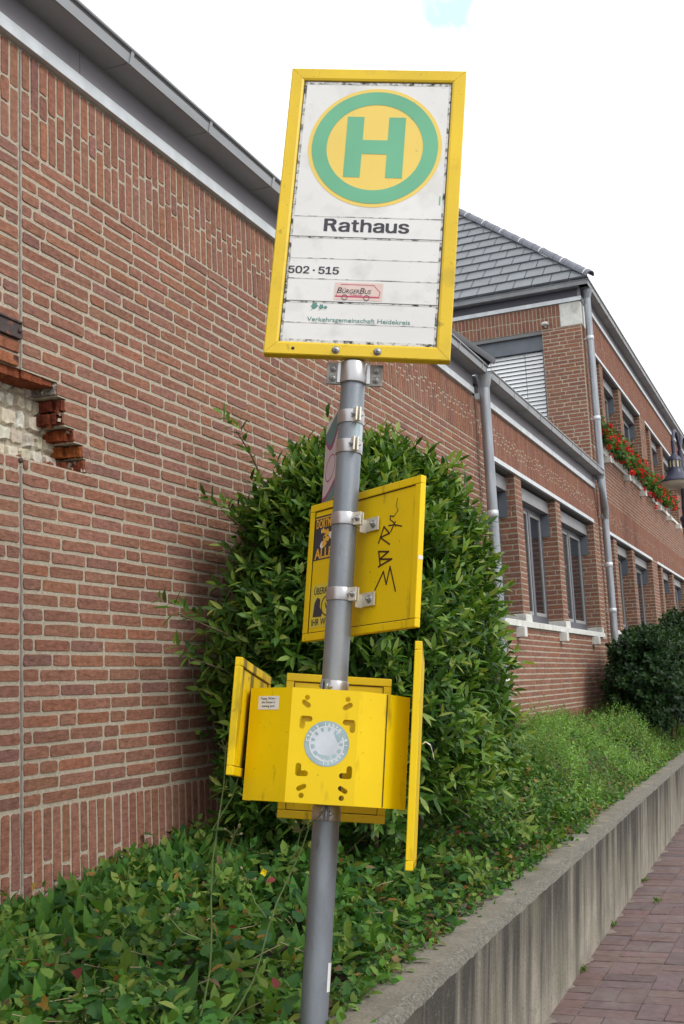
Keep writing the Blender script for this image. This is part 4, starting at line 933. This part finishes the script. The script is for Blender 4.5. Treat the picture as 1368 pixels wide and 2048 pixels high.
def stickerA():
    s_=MB(); x0,x1,z0,z1=-.243,-.09,.035,.182
    s_.prism([(x0,z0),(x1,z0),(x1,z1),(x0,z1)],FG,.0005,m=0)
    s_.prism([(x0,z1-.006),(x1,z1-.006),(x1,z1-.010),(x0,z1-.010)][::-1],FG,.0009,m=1)
    s_.prism([(x0,.105+.005),(x1,.105+.005),(x1,.105+.009),(x0,.105+.009)],FG,.0001,m=1)
    s_.geom(text('DORTMU',.028,.092,.02,.0002),(FG[0]+r2*(x0+.006)+Z_*.142+n2*.0010,r2,Z_,n2),m=1)
    s_.geom(text('ALLE',.034,.092,.02,.0002),(FG[0]+r2*(x0+.006)+Z_*.040+n2*.0010,r2,Z_,n2),m=1)
    for i in range(16):
        a,bq,r_=rng.uniform(x0+.02,x1-.03),rng.uniform(.082,.130),rng.uniform(.004,.011)
        s_.prism([(a+r_*rng.uniform(.6,1.3)*math.cos(t),bq+r_*rng.uniform(.6,1.3)*math.sin(t)) for t in np.linspace(0,5.6,8)],FG,.0008+.00002*i,m=[1,1,2,0][i%4])
    s_.build('sticker',['ink','orange','white'],B2)
stickerA()
def stickerB():
    s_=MB(); x0,x1,z0,z1=-.236,-.085,-.185,-.045
    s_.prism([(x0,z0),(x1,z0),(x1,z1),(x0,z1)],FG,.0005,m=0)
    s_.geom(text('ÜBERKL',.022,.080,.012,.0002),(FG[0]+r2*(x0+.010)+Z_*-.078+n2*.0010,r2,Z_,n2),m=1)
    s_.geom(text('IHR WI',.022,.078,.012,.0002),(FG[0]+r2*(x0+.006)+Z_*-.178+n2*.0010,r2,Z_,n2),m=1)
    s_.prism([(x0+.01,-.15),(x0+.055,-.152),(x0+.06,-.14),(x0+.045,-.12),(x0+.045,-.095),(x0+.03,-.088),(x0+.016,-.105)],FG,.0009,m=1)
    s_.geom(shape([circ(x0+.085,-.118,.034,32),circ(x0+.085,-.118,.030,32)],.0003),(FG[0]+n2*.0010,r2,Z_,n2),m=1)
    s_.geom(text('W',.02,.03,.02,.0002),(FG[0]+r2*(x0+.07)+Z_*-.128+n2*.0012,r2,Z_,n2),m=1)
    s_.build('sticker',['limey','ink'],B2)
stickerB()
ch=MB(); ch.obox(F2_(-.0105)[0]+r2*.2702-Z_*.022,[r2,Z_,n2],(.0006,.006,.0085)); ch.build('paint_chip','white',B2)
for zc in(1.412,1.180):
    a_=MB(); p=np.array([.062,.0,0]); q=F2_(0)[0]*[1,1,0]+r2*.058
    d=np.array([math.cos(R(-36)),math.sin(R(-36)),0])
    a_.obox(q+n2*.003+Z_*lz(zc),[r2,n2,Z_],(.030,.0025,.021),m=0)
    e0=q+r2*-.028; a_.obox(e0+n2*.016+Z_*lz(zc-.004),[r2,n2,Z_],(.0025,.014,.021),m=0)
    o=a_.build('angle_bracket','flange',B2,.0008); bolt(o,q+n2*.0055+r2*.008+Z_*lz(zc),[r2,Z_,n2],.0085,.008)
board(.011,.20,.752,0,.326,.436)
board(-.228,.0,.797,R(83.2),.445,.318,mt='soiled')
# right board: its outer face only just shows; tray back towards the box
ra=R(-94.6); r_o=board(.238,.02,.727,R(85.2)-math.pi,.44,.612)[0]
rb_=MB(); TP=[(.262,-.03,lz(.760)),(.270,-.05,lz(.766)),(.283,-.062,lz(.757)),(.289,-.066,lz(.738)),(.294,-.07,lz(.718))]
for i in range(4):
    a=np.array(TP[i]); b_=np.array(TP[i+1]); wd=.012-.0022*i; rb_.faces([a-Y_*wd,a+Y_*wd+Z_*.004,b_+Y_*(wd-.0022)+Z_*.004,b_-Y_*(wd-.0022)],[(0,1,2,3)],smooth=True)
rbo=rb_.build('torn_tape','white',r_o); sm_=rbo.modifiers.new('solid','SOLIDIFY'); sm_.thickness=.0012
# ---- folded sheet leaflet carrier in front
PL=[(-.236,.16),(-.232,-.112),(-.112,-.2),(.074,-.2),(.150,-.168),(.217,-.108),(.222,.16)]
zt,zb=lz(.884),lz(.577); th=.0025
cb=MB()
slots=[circ(-.0690,.859,.0070,16),slot(-.0770,.8455,-.0655,.8375,.0070),circ(.0425,.860,.0070,16),slot(.0365,.8365,.0495,.8445,.0070),
       circ(-.0685,.597,.0072,16),slot(-.0765,.6145,-.0625,.6215,.0064),circ(.0400,.596,.0072,16),slot(.0355,.6215,.0490,.6140,.0064)]
def ell(cx,cz,sx,sz,l=.0195,r=.0076):
    P=[]; n_=7
    for i in range(n_+1): t=-math.pi/2+math.pi*i/n_; P.append((l+r*math.cos(t),r*math.sin(t)))
    P.append((r,r))
    for i in range(n_+1): t=math.pi*i/n_; P.append((r*math.cos(t),l+r*math.sin(t)))
    for i in range(5): t=math.pi+math.pi/2*i/4; P.append((r*math.cos(t),r*math.sin(t)))
    P=[(cx+sx*a,cz+sz*b_) for a,b_ in P]
    return P
slots+=[ell(-.0785,.801,1,-1),ell(.0590,.797,-1,-1),ell(-.0810,.655,1,1),ell(.0570,.6545,-1,1)]
loopsC=[[(-.112,zb-BZ),(.074,zb-BZ),(.074,zt-BZ),(-.112,zt-BZ)]]+slots
cb.geom(shape(loopsC,th/2),((0,-.2+th/2,BZ),X_,Z_,-Y_))
for i,(a,b_) in enumerate(zip(PL[:-1],PL[1:])):
    if i==2: continue
    a=np.array([*a,0]); b_=np.array([*b_,0]); d=b_-a; l=np.linalg.norm(d); d/=l; nrm=np.array([d[1],-d[0],0])
    cb.obox((a+b_)/2-nrm*th/2+Z_*(zt+zb)/2,[d,nrm,Z_],(l/2+.0004,th/2,(zt-zb)/2))
cbo=cb.build('leaflet_carrier','yellow',bus)
sm2=MB(); a=np.array([.152,-.1690,0]); sm2.obox(a+Z_*(zt+zb)/2,[X_,Y_,Z_],(.0012,.0012,(zt-zb)/2-.002)); sm2.build('fold_seam','amber',cbo)
ip=MB(); ip.obox((.004,-.055,lz(.8865)),np.eye(3),(.062,.10,.002)); ip.obox((.004,-.055,lz(.578)),np.eye(3),(.04,.10,.002))
for x in(-.06,.04): ip.obox((x,-.178,lz(.81)),np.eye(3),(.022,.002,.07))
ip.build('carrier_arm','yellow',bus)
# label on the left flank
a=np.array([-.232,-.112,0]); b_=np.array([-.112,-.2,0]); d=(b_-a)/np.linalg.norm(b_-a); nf=np.array([d[1],-d[0],0]); Lf=np.linalg.norm(b_-a)
FLk=lambda s,z,e=0.:(a+d*s+Z_*lz(z)+nf*(.0003+e),d,Z_,nf)
ls=MB(); ls.prism([(.030,.8235),(.104,.8235),(.104,.8605),(.030,.8605)],FLk(0,0),.0005,m=0)
for i,(s,w2) in enumerate((('Puppy_Kirino -',.054),('the Doctor is',.048),('missing you!',.046))):
    ls.geom(text(s,.0062,w2,.006,.0002,align='CENTER'),FLk(.067,.8515-.0105*i,.0008),m=1)
ls.build('paper_label',['white','ink'],cbo)
# round worn sticker
rs=MB(); RF=lambda e=0.:(np.array([-.0085,-.2-.0003-e,lz(.737)]),X_,Z_,-Y_)
rs.prism(circ(0,0,.0610,64),RF(),.0005,m=1)
rs.prism(circ(0,0,.0592,64),RF(),.0007,m=0)
rs.geom(shape([circ(0,0,.0592,64),circ(0,0,.0470,64)],.0002),RF(.0008),m=1)
rs.geom(shape([circ(0,0,.0475,64),circ(0,0,.0455,64)],.0002),RF(.0011),m=2)
for i in range(13):
    if i in(9,): continue
    t=2*math.pi*i/13; r0,r1=(.034,.044); w_=.085 if i<7 else .14
    rs.prism([(q*math.cos(t+e),q*math.sin(t+e)) for q,e in((r0,-w_),(r1,-w_),(r1,w_),(r0,w_))],RF(),.0012,m=3)
rs.prism([(.020,.026),(.046,.034),(.038,.010),(.030,.004)],RF(),.0013,m=1)
rs.prism([(-.030,-.026),(-.008,-.041),(.012,-.032),(-.012,-.030)],RF(),.0013,m=3)
def arc(s,r,a0,a1,cap,m):
    n_=len(s)
    for i,ch in enumerate(s):
        if ch==' ': continue
        t=a0+(a1-a0)*i/(n_-1); uu=np.array([math.sin(t),0,math.cos(t)]); tt=np.array([math.cos(t),0,-math.sin(t)])
        o=RF(.0012)[0]+r*(X_*math.sin(t)+Z_*math.cos(t))
        g_=text(ch,cap,None,.03,.0002,align='CENTER'); rs.geom(g_,(o,tt,uu,-Y_),m=m)
arc('CTS·5 Jahre',.0488,R(-82),R(42),.0088,2)
arc('Rl.enwell',.0488,R(78),R(186),.0082,2)
rs.build('round_sticker',['faded','tealpale','white','tealpale'],cbo)

# ================================================================== VEGETATION
def shrub(name,label,cat,c,ax,z0,z1,nsh,slen,nl,llen,lwid,cols,wts,tips,mt,pw=2.6,group=None,sprigs=(),inner=3000,branches=9,topw=.8):
    root=empty(name,(c[0],c[1],z0),label,cat,group); H=z1-z0
    def surf(K):
        v=rdir(K); v[:,2]=np.where(v[:,2]<-.5,-v[:,2],v[:,2])
        r=(np.abs(v)**pw).sum(1)**(-1/pw); p=v*r[:,None]
        # lumps
        l=1+.07*np.sin(p[:,0]*5+1.3)*np.sin(p[:,1]*4+.4)*np.cos(p[:,2]*4.5)+.04*np.sin(p[:,2]*9+p[:,1]*7)
        nrm=np.sign(v)*np.abs(p)**(pw-1); nrm/=np.linalg.norm(nrm,axis=1)[:,None]
        p=p*l[:,None]; zt=clip01(p[:,2])
        s=1-(1-topw)*zt
        P=np.stack([c[0]+p[:,0]*ax[0]*s,c[1]+p[:,1]*ax[1]*s,z0+H*.5+p[:,2]*H*.5],-1)
        return P,nrm
    P,nr=surf(nsh); ctr=np.array([c[0],c[1],z0+H*.45])
    P=ctr+(P-ctr)*rng.uniform(.84,1.0,(nsh,1))
    P[:,0]=np.maximum(P[:,0],XW+.06)
    D_=nr*.75+np.array([0,0,.45])+rdir(nsh)*.55
    mb=MB(); shoots(mb,P-D_*slen*.5,D_,slen*rng.uniform(.6,1.35,nsh),nl,llen,lwid,cols,wts,tips)
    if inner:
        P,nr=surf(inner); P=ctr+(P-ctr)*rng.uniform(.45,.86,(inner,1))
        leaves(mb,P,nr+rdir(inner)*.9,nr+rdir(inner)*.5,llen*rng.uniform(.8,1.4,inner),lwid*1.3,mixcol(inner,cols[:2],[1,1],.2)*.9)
    for (p0,p1,n_) in sprigs:
        p0=np.array(p0);p1=np.array(p1); k=n_; t=np.linspace(0,1,k)[:,None]
        pp=p0+(p1-p0)*t+np.array([0,0,.04])*np.sin(t*3.1); dd=np.repeat((p1-p0)[None],k,0)+rdir(k)*.25*np.linalg.norm(p1-p0)
        shoots(mb,pp,dd,np.full(k,slen*.8),nl-2,llen,lwid,cols,wts,tips)
    mb.build('foliage',mt,root)
    bm=MB()
    for i in range(branches):
        a=rng.uniform(0,6.28); e=np.array([c[0]+ax[0]*.6*math.cos(a),c[1]+ax[1]*.6*math.sin(a),z0+H*rng.uniform(.5,.85)]); s=np.array([c[0]+.1*math.cos(a),c[1]+.1*math.sin(a),z0-.3])
        mid=(s+e)/2+rng.normal(0,.06,3); t=np.linspace(0,1,8)[:,None]; bm.tube((1-t)**2*s+2*t*(1-t)*mid+t*t*e,np.linspace(.022,.007,8),7)
    for (p0,p1,n_) in sprigs:
        bm.tube([p0,(np.array(p0)+p1)/2+[0,0,.03],p1],[.006,.005,.003],6)
    bm.build('branches','bark',root)
    return root
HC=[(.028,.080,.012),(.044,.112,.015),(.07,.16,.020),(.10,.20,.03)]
shrub('evergreen_bush','big rounded evergreen bush with long glossy leaves against the brick wall','bush',(-2.31,5.90),(.64,1.06),.42,2.93,4000,.150,9,.100,.0138,HC,[.25,.35,.25,.15],[(.20,.31,.05),(.27,.34,.08),(.14,.25,.045)],'leaf',pw=3.0,
      sprigs=[((-2.55,5.10,1.75),(-2.72,4.55,1.98),6),((-2.6,5.1,1.6),(-2.75,4.7,1.78),5),((-2.6,5.2,2.3),(-2.72,5.0,2.52),4),((-2.65,5.4,2.65),(-2.75,5.25,2.98),4)],inner=7000,topw=.88)
DC=[(.014,.038,.013),(.022,.054,.018),(.034,.078,.024)]
hol=shrub('holly_bush','dark clipped holly bush with a few red berries by the downpipe','bush',(-2.22,16.6),(.56,1.55),.55,2.22,1800,.13,9,.085,.024,DC,[.5,.35,.15],None,'leaf',pw=3.4,inner=2500,topw=.9)
for i in range(16):
    be=MB()
    v=rdir(1)[0]; v[2]=abs(v[2])*.6; p=np.array([-2.22+v[0]*.6,16.6+v[1]*1.6,1.6+v[2]*.9])
    be.lathe([(0,-.014),(.010,-.010),(.014,0),(.010,.010),(0,.014)],p,None,7,c=(.3,.03,.01))
    be.build('berry','petal',hol)
shrub('laurel_bush','dark bush behind the clipped holly at the right edge','bush',(-2.25,20.4),(.45,1.2),.9,2.62,500,.15,8,.10,.03,DC,[.4,.4,.2],None,'leaf',inner=800)
# ---- ground cover
def top_z(x,y):
    t=clip01((xedge(y)-.2-x)/.55); far=clip01((y-6.5)/4); wallt=clip01((xedge(y)-.25-x)/1.3)
    return .665+(.11+.25*far)*t*t*(3-2*t)+(.05+.12*clip01((y-3.2)/1.8))*wallt*(1-.35*far)
def scatter(n,y0,y1,pwr=1.):
    y=y0+(y1-y0)*rng.random(n)**pwr; t=rng.random(n); xe=xedge(y)-.17; x=xe+(-2.985-xe)*t
    return x,y
gc=MB()
CC=[(.034,.10,.020),(.054,.145,.025),(.082,.19,.030),(.12,.20,.038),(.15,.24,.055)]
# near: broad ovate leaves in shoots
n=4600; x,y=scatter(n,1.7,9.2,1.25)
lump=.05*np.sin(x*7+1)*np.sin(y*5)+.03*np.sin(x*13+y*9)
z=top_z(x,y)+lump-rng.uniform(0,.13,n)+.05*(rng.random(n)<.08)
keep=~((rng.random(n)<.5)&(np.hypot((x+2.3)/.75,(y-5.95)/1.15)<.75)); x,y,z=x[keep],y[keep],z[keep]; n=len(x)
P=np.stack([x,y,z-.05],-1); D_=rdir(n)*.75+np.array([.15,-.15,.75])
big=rng.random(n)<.42
for sel,ll,lw in((big,.080,.0170),(~big,.050,.0130)):
    shoots(gc,P[sel],D_[sel],.10*rng.uniform(.5,1.3,sel.sum()),7,ll*(1.0 if lw<.015 else 1.05),lw,CC,[.2,.3,.25,.2,.1],[(.14,.24,.045),(.10,.20,.05),(.20,.25,.06)],ang=1.2)
# taller dock-like leaves along the wall foot
n=700; y=rng.uniform(2,5.2,n); x=np.minimum(-2.93+rng.exponential(.26,n),xedge(y)-.45); P=np.stack([x,y,top_z(x,y)-.10],-1)
leaves(gc,P,rdir(n)*.45+np.array([.1,0,1.]),rdir(n)*.4+np.array([.8,-.6,.2]),rng.uniform(.08,.16,n),rng.uniform(.018,.028,n),mixcol(n,CC[:4],[1,1,1,.5]),curl=.3)
# lobed ivy and celandine
n=2300; x,y=scatter(n,1.6,7.5,1.6); z=top_z(x,y)+.05*np.sin(x*7+1)*np.sin(y*5)+rng.uniform(-.10,.035,n)
leaves(gc,np.stack([x,y,z],-1),rdir(n)*[1,1,.35]+np.array([.1,-.25,.05]),rdir(n)*.45+np.array([.15,-.25,.9]),rng.uniform(.035,.062,n),rng.uniform(.017,.028,n),mixcol(n,[(.025,.08,.025),(.04,.115,.03),(.06,.15,.04)],[1,1,.6]),lobed=True,curl=.1,fold=.1)
n=430; x=rng.normal(-1.63,.13,n); y=rng.uniform(2.25,2.95,n); z=top_z(x,y)+rng.uniform(-.07,.05,n)
leaves(gc,np.stack([x,y,z],-1),rdir(n)*[1,1,.3]+np.array([.1,-.2,.1]),rdir(n)*.35+np.array([.1,-.2,.9]),rng.uniform(.035,.062,n),rng.uniform(.016,.028,n),mixcol(n,[(.05,.145,.028),(.065,.17,.03),(.045,.12,.035)],[1,1,1],.2),lobed=True,curl=.12,fold=.12)
# dead and red leaves
n=460; x,y=scatter(n,1.8,9,1.3); z=top_z(x,y)+rng.uniform(-.04,.05,n)
leaves(gc,np.stack([x,y,z],-1),rdir(n)*[1,1,.3],rdir(n)*.5+np.array([0,0,.9]),rng.uniform(.03,.06,n),rng.uniform(.010,.02,n),mixcol(n,[(.2,.05,.045),(.24,.13,.04),(.19,.14,.08),(.3,.2,.05)],[.6,1,1,.5]),curl=.4)
# litter along the inner edge of the concrete
n=900; y=rng.uniform(2.2,14,n); x=xedge(y)-.19-rng.exponential(.03,n)+rng.normal(0,.02,n)
leaves(gc,np.stack([x,y,np.full(n,TOPW+.008)+rng.uniform(0,.03,n)],-1),rdir(n)*[1,1,.2],rdir(n)*.4+np.array([0,0,1]),rng.uniform(.02,.05,n),rng.uniform(.006,.014,n),mixcol(n,[(.2,.13,.06),(.13,.08,.04),(.07,.12,.03),(.24,.12,.05)],[1,1,1.2,.5]),curl=.35)
# leaves spilling over the concrete
n=700; y=rng.uniform(2.2,16,n); x=xedge(y)-.20+rng.uniform(-.06,.035,n)*np.sin(y*3.1+np.sin(y*7))
P=np.stack([x,y,np.full(n,TOPW-.01)],-1); shoots(gc,P,rdir(n)*.6+np.array([.35,-.1,.5]),np.full(n,.07),5,.045,.013,CC+[(.16,.11,.05)],[.2,.3,.2,.15,.1,.1],ang=1.2)
tag(gc.build('ground_cover','cover'),'dense dark green ivy and broad leaved ground cover filling the planter near the pole','ground cover',kind='stuff')
# twiggy litter and bare stems in the cover
tw=MB()
for i in range(260):
    x_,y_=scatter(1,1.8,8,1.3); p=np.array([x_[0],y_[0],top_z(x_,y_)[0]-rng.uniform(.0,.09)]); d=rdir(1)[0]*[1,1,.35]*rng.uniform(.06,.16); tw.tube([p-d,p+rdir(1)[0]*.012,p+d],.0016,5,c=(1,1,1))
tag(tw.build('plant_litter','drystem'),'thin dry stems tangled in the planter ground cover','twigs',kind='stuff')
# far: lighter, finer, feathery planting
fc=MB()
n=11000; x,y=scatter(n,7.6,24,1.3); fm=clip01((y-7.6)/1.5+rng.random(n)*.6-.2)>.5; x,y=x[fm],y[fm]; n=len(x)
z=top_z(x,y)+.06*np.sin(x*6+y*1.5)+.07*np.sin(y*3.3+x*2)-rng.uniform(0,.12,n)+rng.exponential(.03,n)
tone=.5+.5*np.sin(y*1.9+x*3.1+1)*np.sin(x*5+y*.7)
D_=rdir(n)*.55+np.array([.1,-.1,.9])
for lo,cols in((True,[(.09,.21,.045),(.12,.25,.055),(.14,.19,.05)]),(False,[(.17,.34,.06),(.21,.37,.085),(.13,.28,.07)])):
    s_=(tone<.45)==lo; shoots(fc,np.stack([x,y,z-.06],-1)[s_],D_[s_],.13*rng.uniform(.5,1.3,s_.sum()),8,.036,.0085,cols,[1]*len(cols),[(.15,.24,.07),(.17,.25,.09)],ang=1.1)
n=1500; x,y=scatter(n,8,20,1.3); z=top_z(x,y)+rng.uniform(-.05,.05,n)
leaves(fc,np.stack([x,y,z],-1),rdir(n)*[1,1,.3],rdir(n)*.5+np.array([0,-.2,.9]),.06,.022,mixcol(n,[(.06,.13,.04),(.08,.17,.04),(.16,.10,.05)],[1,1,.25]))
tag(fc.build('far_ground_cover','cover'),'lighter feathery green planting filling the far end of the planter below the windows','ground cover',kind='stuff')
# ---- tall weeds
def weed(base,top,label,branches,flower=None,lean=0.):
    root=empty('weed',base,label,'weed'); base=np.array(base);top=np.array(top)
    s_=MB(); t=np.linspace(0,1,9)[:,None]; P=base+(top-base)*t+np.array([.03,0,0])*np.sin(t*3.1)+np.array([.012,.01,0])*np.sin(t*8); s_.tube(P,np.linspace(.0032,.0019,9),7)
    heads=[]
    def head(p):
        hs=MB(); heads.append(hs)
        for i in range(9):
            d=rdir(1)[0]*[1,1,.6]+np.array([0,0,.5]); e=p+d*rng.uniform(.012,.03); hs.tube([p,e],.0009,4,c=(.2,.2,.1))
            leaves(hs,e[None],d[None],rdir(1),np.array([.011]),np.array([.004]),np.array([[.32,.30,.2] if rng.random()<.4 else [.16,.2,.07]]))
    head(P[-1]); lfm=MB()
    for f,dx,dz in branches:
        p=base+(top-base)*f; e=p+np.array([dx,dx*.2,dz]); s_.tube([p,(p+e)/2+[dx*.12,0,-.01],e],[.0022,.0018,.0013],6); head(e)
        leaves(lfm,p[None],np.array([[dx,-.05,.03]]),np.array([[0,-.4,1]]),np.array([.06]),np.array([.012]),np.array([[.06,.13,.03]]))
    s_.build('stem','stem',root); lfm.build('stem_leaves','cover',root)
    for hs in heads: hs.build('seed_head','cover',root)
    if flower is not None:
        fl=MB(); p=np.array(flower)
        for i in range(4):
            a=i*math.pi/2+.3; d=np.array([math.cos(a),-.3,math.sin(a)]); leaves(fl,p[None],d[None],np.array([[0,-1,.3]]),np.array([.012]),np.array([.006]),np.array([[.8,.62,.01]]),curl=-.1)
        fl.build('flower','petal',root)
weed((-1.70,2.86,.66),(-1.605,2.9,1.447),'tall thin branching weed gone to seed left of the pole',[(.72,.10,.20),(.5,.085,.16),(.35,-.09,.06)])
weed((-1.60,2.84,.70),(-1.375,2.95,1.235),'leaning weed with a tiny yellow flower right under the yellow boards',[(.8,.04,.09),(.55,-.05,.10)],flower=(-1.467,2.88,1.118))

# ================================================================== FLOWER BOXES
FLAB=['flower box of red geraniums next to the upper downpipe','second flower box of red geraniums from the upper downpipe','middle flower box of red geraniums on the upper sill','flower box of red geraniums next to the last one before the lamp','last flower box of red geraniums before the street lamp']
for i,yc in enumerate((18.85,20.35,22.0,23.95,25.6)):
    bxr=empty('flower_box',(XW-.06,yc,5.255),FLAB[i],'flower box','flower boxes on the upper sill'); l=.62
    b_=MB(); x0,x1,z0,z1=XW-.15,XW+.03,5.255,5.42
    for (a0,a1,c0,c1) in((x0,x0+.02,yc-l,yc+l),(x1-.02,x1,yc-l,yc+l),(x0+.02,x1-.02,yc-l,yc-l+.02),(x0+.02,x1-.02,yc+l-.02,yc+l)): b_.box(a0,a1,c0,c1,z0,z1)
    b_.box(x0+.02,x1-.02,yc-l+.02,yc+l-.02,z0,z0+.02); b_.build('box','stone',bxr,.004)
    s_=MB(); s_.box(x0+.02,x1-.02,yc-l+.02,yc+l-.02,z0+.02,z1-.03); s_.build('potting_soil','soil',bxr)
    K=1150; p=np.stack([rng.normal(XW+.02,.11,K),yc+rng.uniform(-.72,.72,K),5.45+np.abs(rng.normal(0,.15,K))-.14*rng.random(K)],-1)
    p[:,2]+=-.8*np.maximum(0,p[:,0]-(XW+.05)); p[:,0]=np.maximum(p[:,0],XW-.15)
    fm=MB(); leaves(fm,p,rdir(K)+np.array([.4,-.2,.1]),rdir(K)*.6+np.array([.4,-.3,.8]),rng.uniform(.05,.09,K),rng.uniform(.025,.04,K),mixcol(K,[(.05,.12,.025),(.08,.17,.03),(.035,.085,.02)],[1,1,1]),lobed=True)
    fm.build('foliage','cover',bxr)
    bl_=MB()
    for q in range(62):
        c0=np.array([XW+.05+rng.normal(0,.12),yc+rng.uniform(-.72,.72),5.52+rng.normal(0,.14)]); c0[0]=max(c0[0],XW-.1); c0[2]-=.8*max(0,c0[0]-(XW+.08))
        k=22; d=rdir(k); cc=mixcol(k,[(.62,.03,.02),(.7,.06,.03),(.55,.02,.06)],[1,1,.5],.15)
        leaves(bl_,c0+d*.018,d+rdir(k)*.5,rdir(k),np.full(k,.036),np.full(k,.017),cc)
    bl_.build('blossoms','petal',bxr)

# ================================================================== STREET LAMP
LX,LY=-1.99,20.6
lamp=empty('street_lamp',(LX,LY,.6),'dark blue street lamp with two hanging bell shaped lanterns at the right edge','street lamp')
p=MB(); p.tube([(LX,LY,.4),(LX,LY,2.0),(LX,LY,4.10)],[.085,.075,.07],16); p.tube([(LX,LY,4.1),(LX,LY,5.5)],[.052,.046],16)
p.lathe([(.07,-.16),(.085,-.14),(.085,-.06),(.10,-.04),(.11,0),(.10,.03),(.06,.06),(.055,.16),(.062,.18),(.062,.22),(.05,.24)],(LX,LY,4.28),None,18)
p.build('post','lampblue',lamp)
def lantern(dx,dy,z):
    x,y=LX+dx,LY+dy
    a=MB(); t=np.linspace(0,1,16); 
    P=[(LX,LY,5.2)]+[(LX+dx*q,LY+dy*q,5.5+.30*math.sin(math.pi*q*.9)) for q in t]+[(x,y,z+.40)]
    a.tube(P,.028,10); a.tube([(x,y,z+.62),(x,y,z+.34)],.034,12); ar=a.build('arm','lampblue',lamp)
    h=MB(); h.lathe([(.035,.40),(.05,.37),(.095,.33),(.115,.28),(.115,.265)],(x,y,z),None,24); h.lathe([(.115,.145),(.115,.12),(.13,.07),(.15,.03),(.21,-.04),(.275,-.085),(.275,-.10),(.26,-.10)],(x,y,z),None,28)
    for k in range(10):
        t_=2*math.pi*k/10; d=np.array([math.cos(t_),math.sin(t_),0]); h.obox(np.array([x,y,z+.205])+d*.110,[d,[-d[1],d[0],0],Z_],(.006,.014,.062))
    ho=h.build('lantern','lampblue',lamp)
    q=MB(); q.lathe([(.104,.27),(.104,.14)],(x,y,z),None,20); q.build('lantern_window','lampwin',ho)
    q=MB(); q.lathe([(.258,-.095),(.24,-.15),(.17,-.20),(.08,-.225),(0,-.23)],(x,y,z),None,24); q.build('glass_bowl','lampglass',ho)
lantern(-.05,-.55,4.96); lantern(.06,.6,4.98)

# small tufts in the paving joint beside the wall
for i,y_ in enumerate((6.55,7.75,9.4,8.6)):
    xx=xedge(y_)+(-.03 if i<3 else .16); K=26; p=np.stack([xx+rng.normal(0,.012,K),y_+rng.normal(0,.03,K),np.full(K,.012)],-1)
    t_=MB(); leaves(t_,p,rdir(K)*[1,1,.2]+np.array([0,0,.8]),rdir(K),rng.uniform(.02,.05,K),rng.uniform(.003,.006,K),mixcol(K,[(.07,.16,.03),(.12,.17,.04)],[1,1]))
    tag(t_.build('grass_tuft','cover'),'tiny green tuft growing in the paving joint by the concrete wall','tuft','tufts in the paving joints')
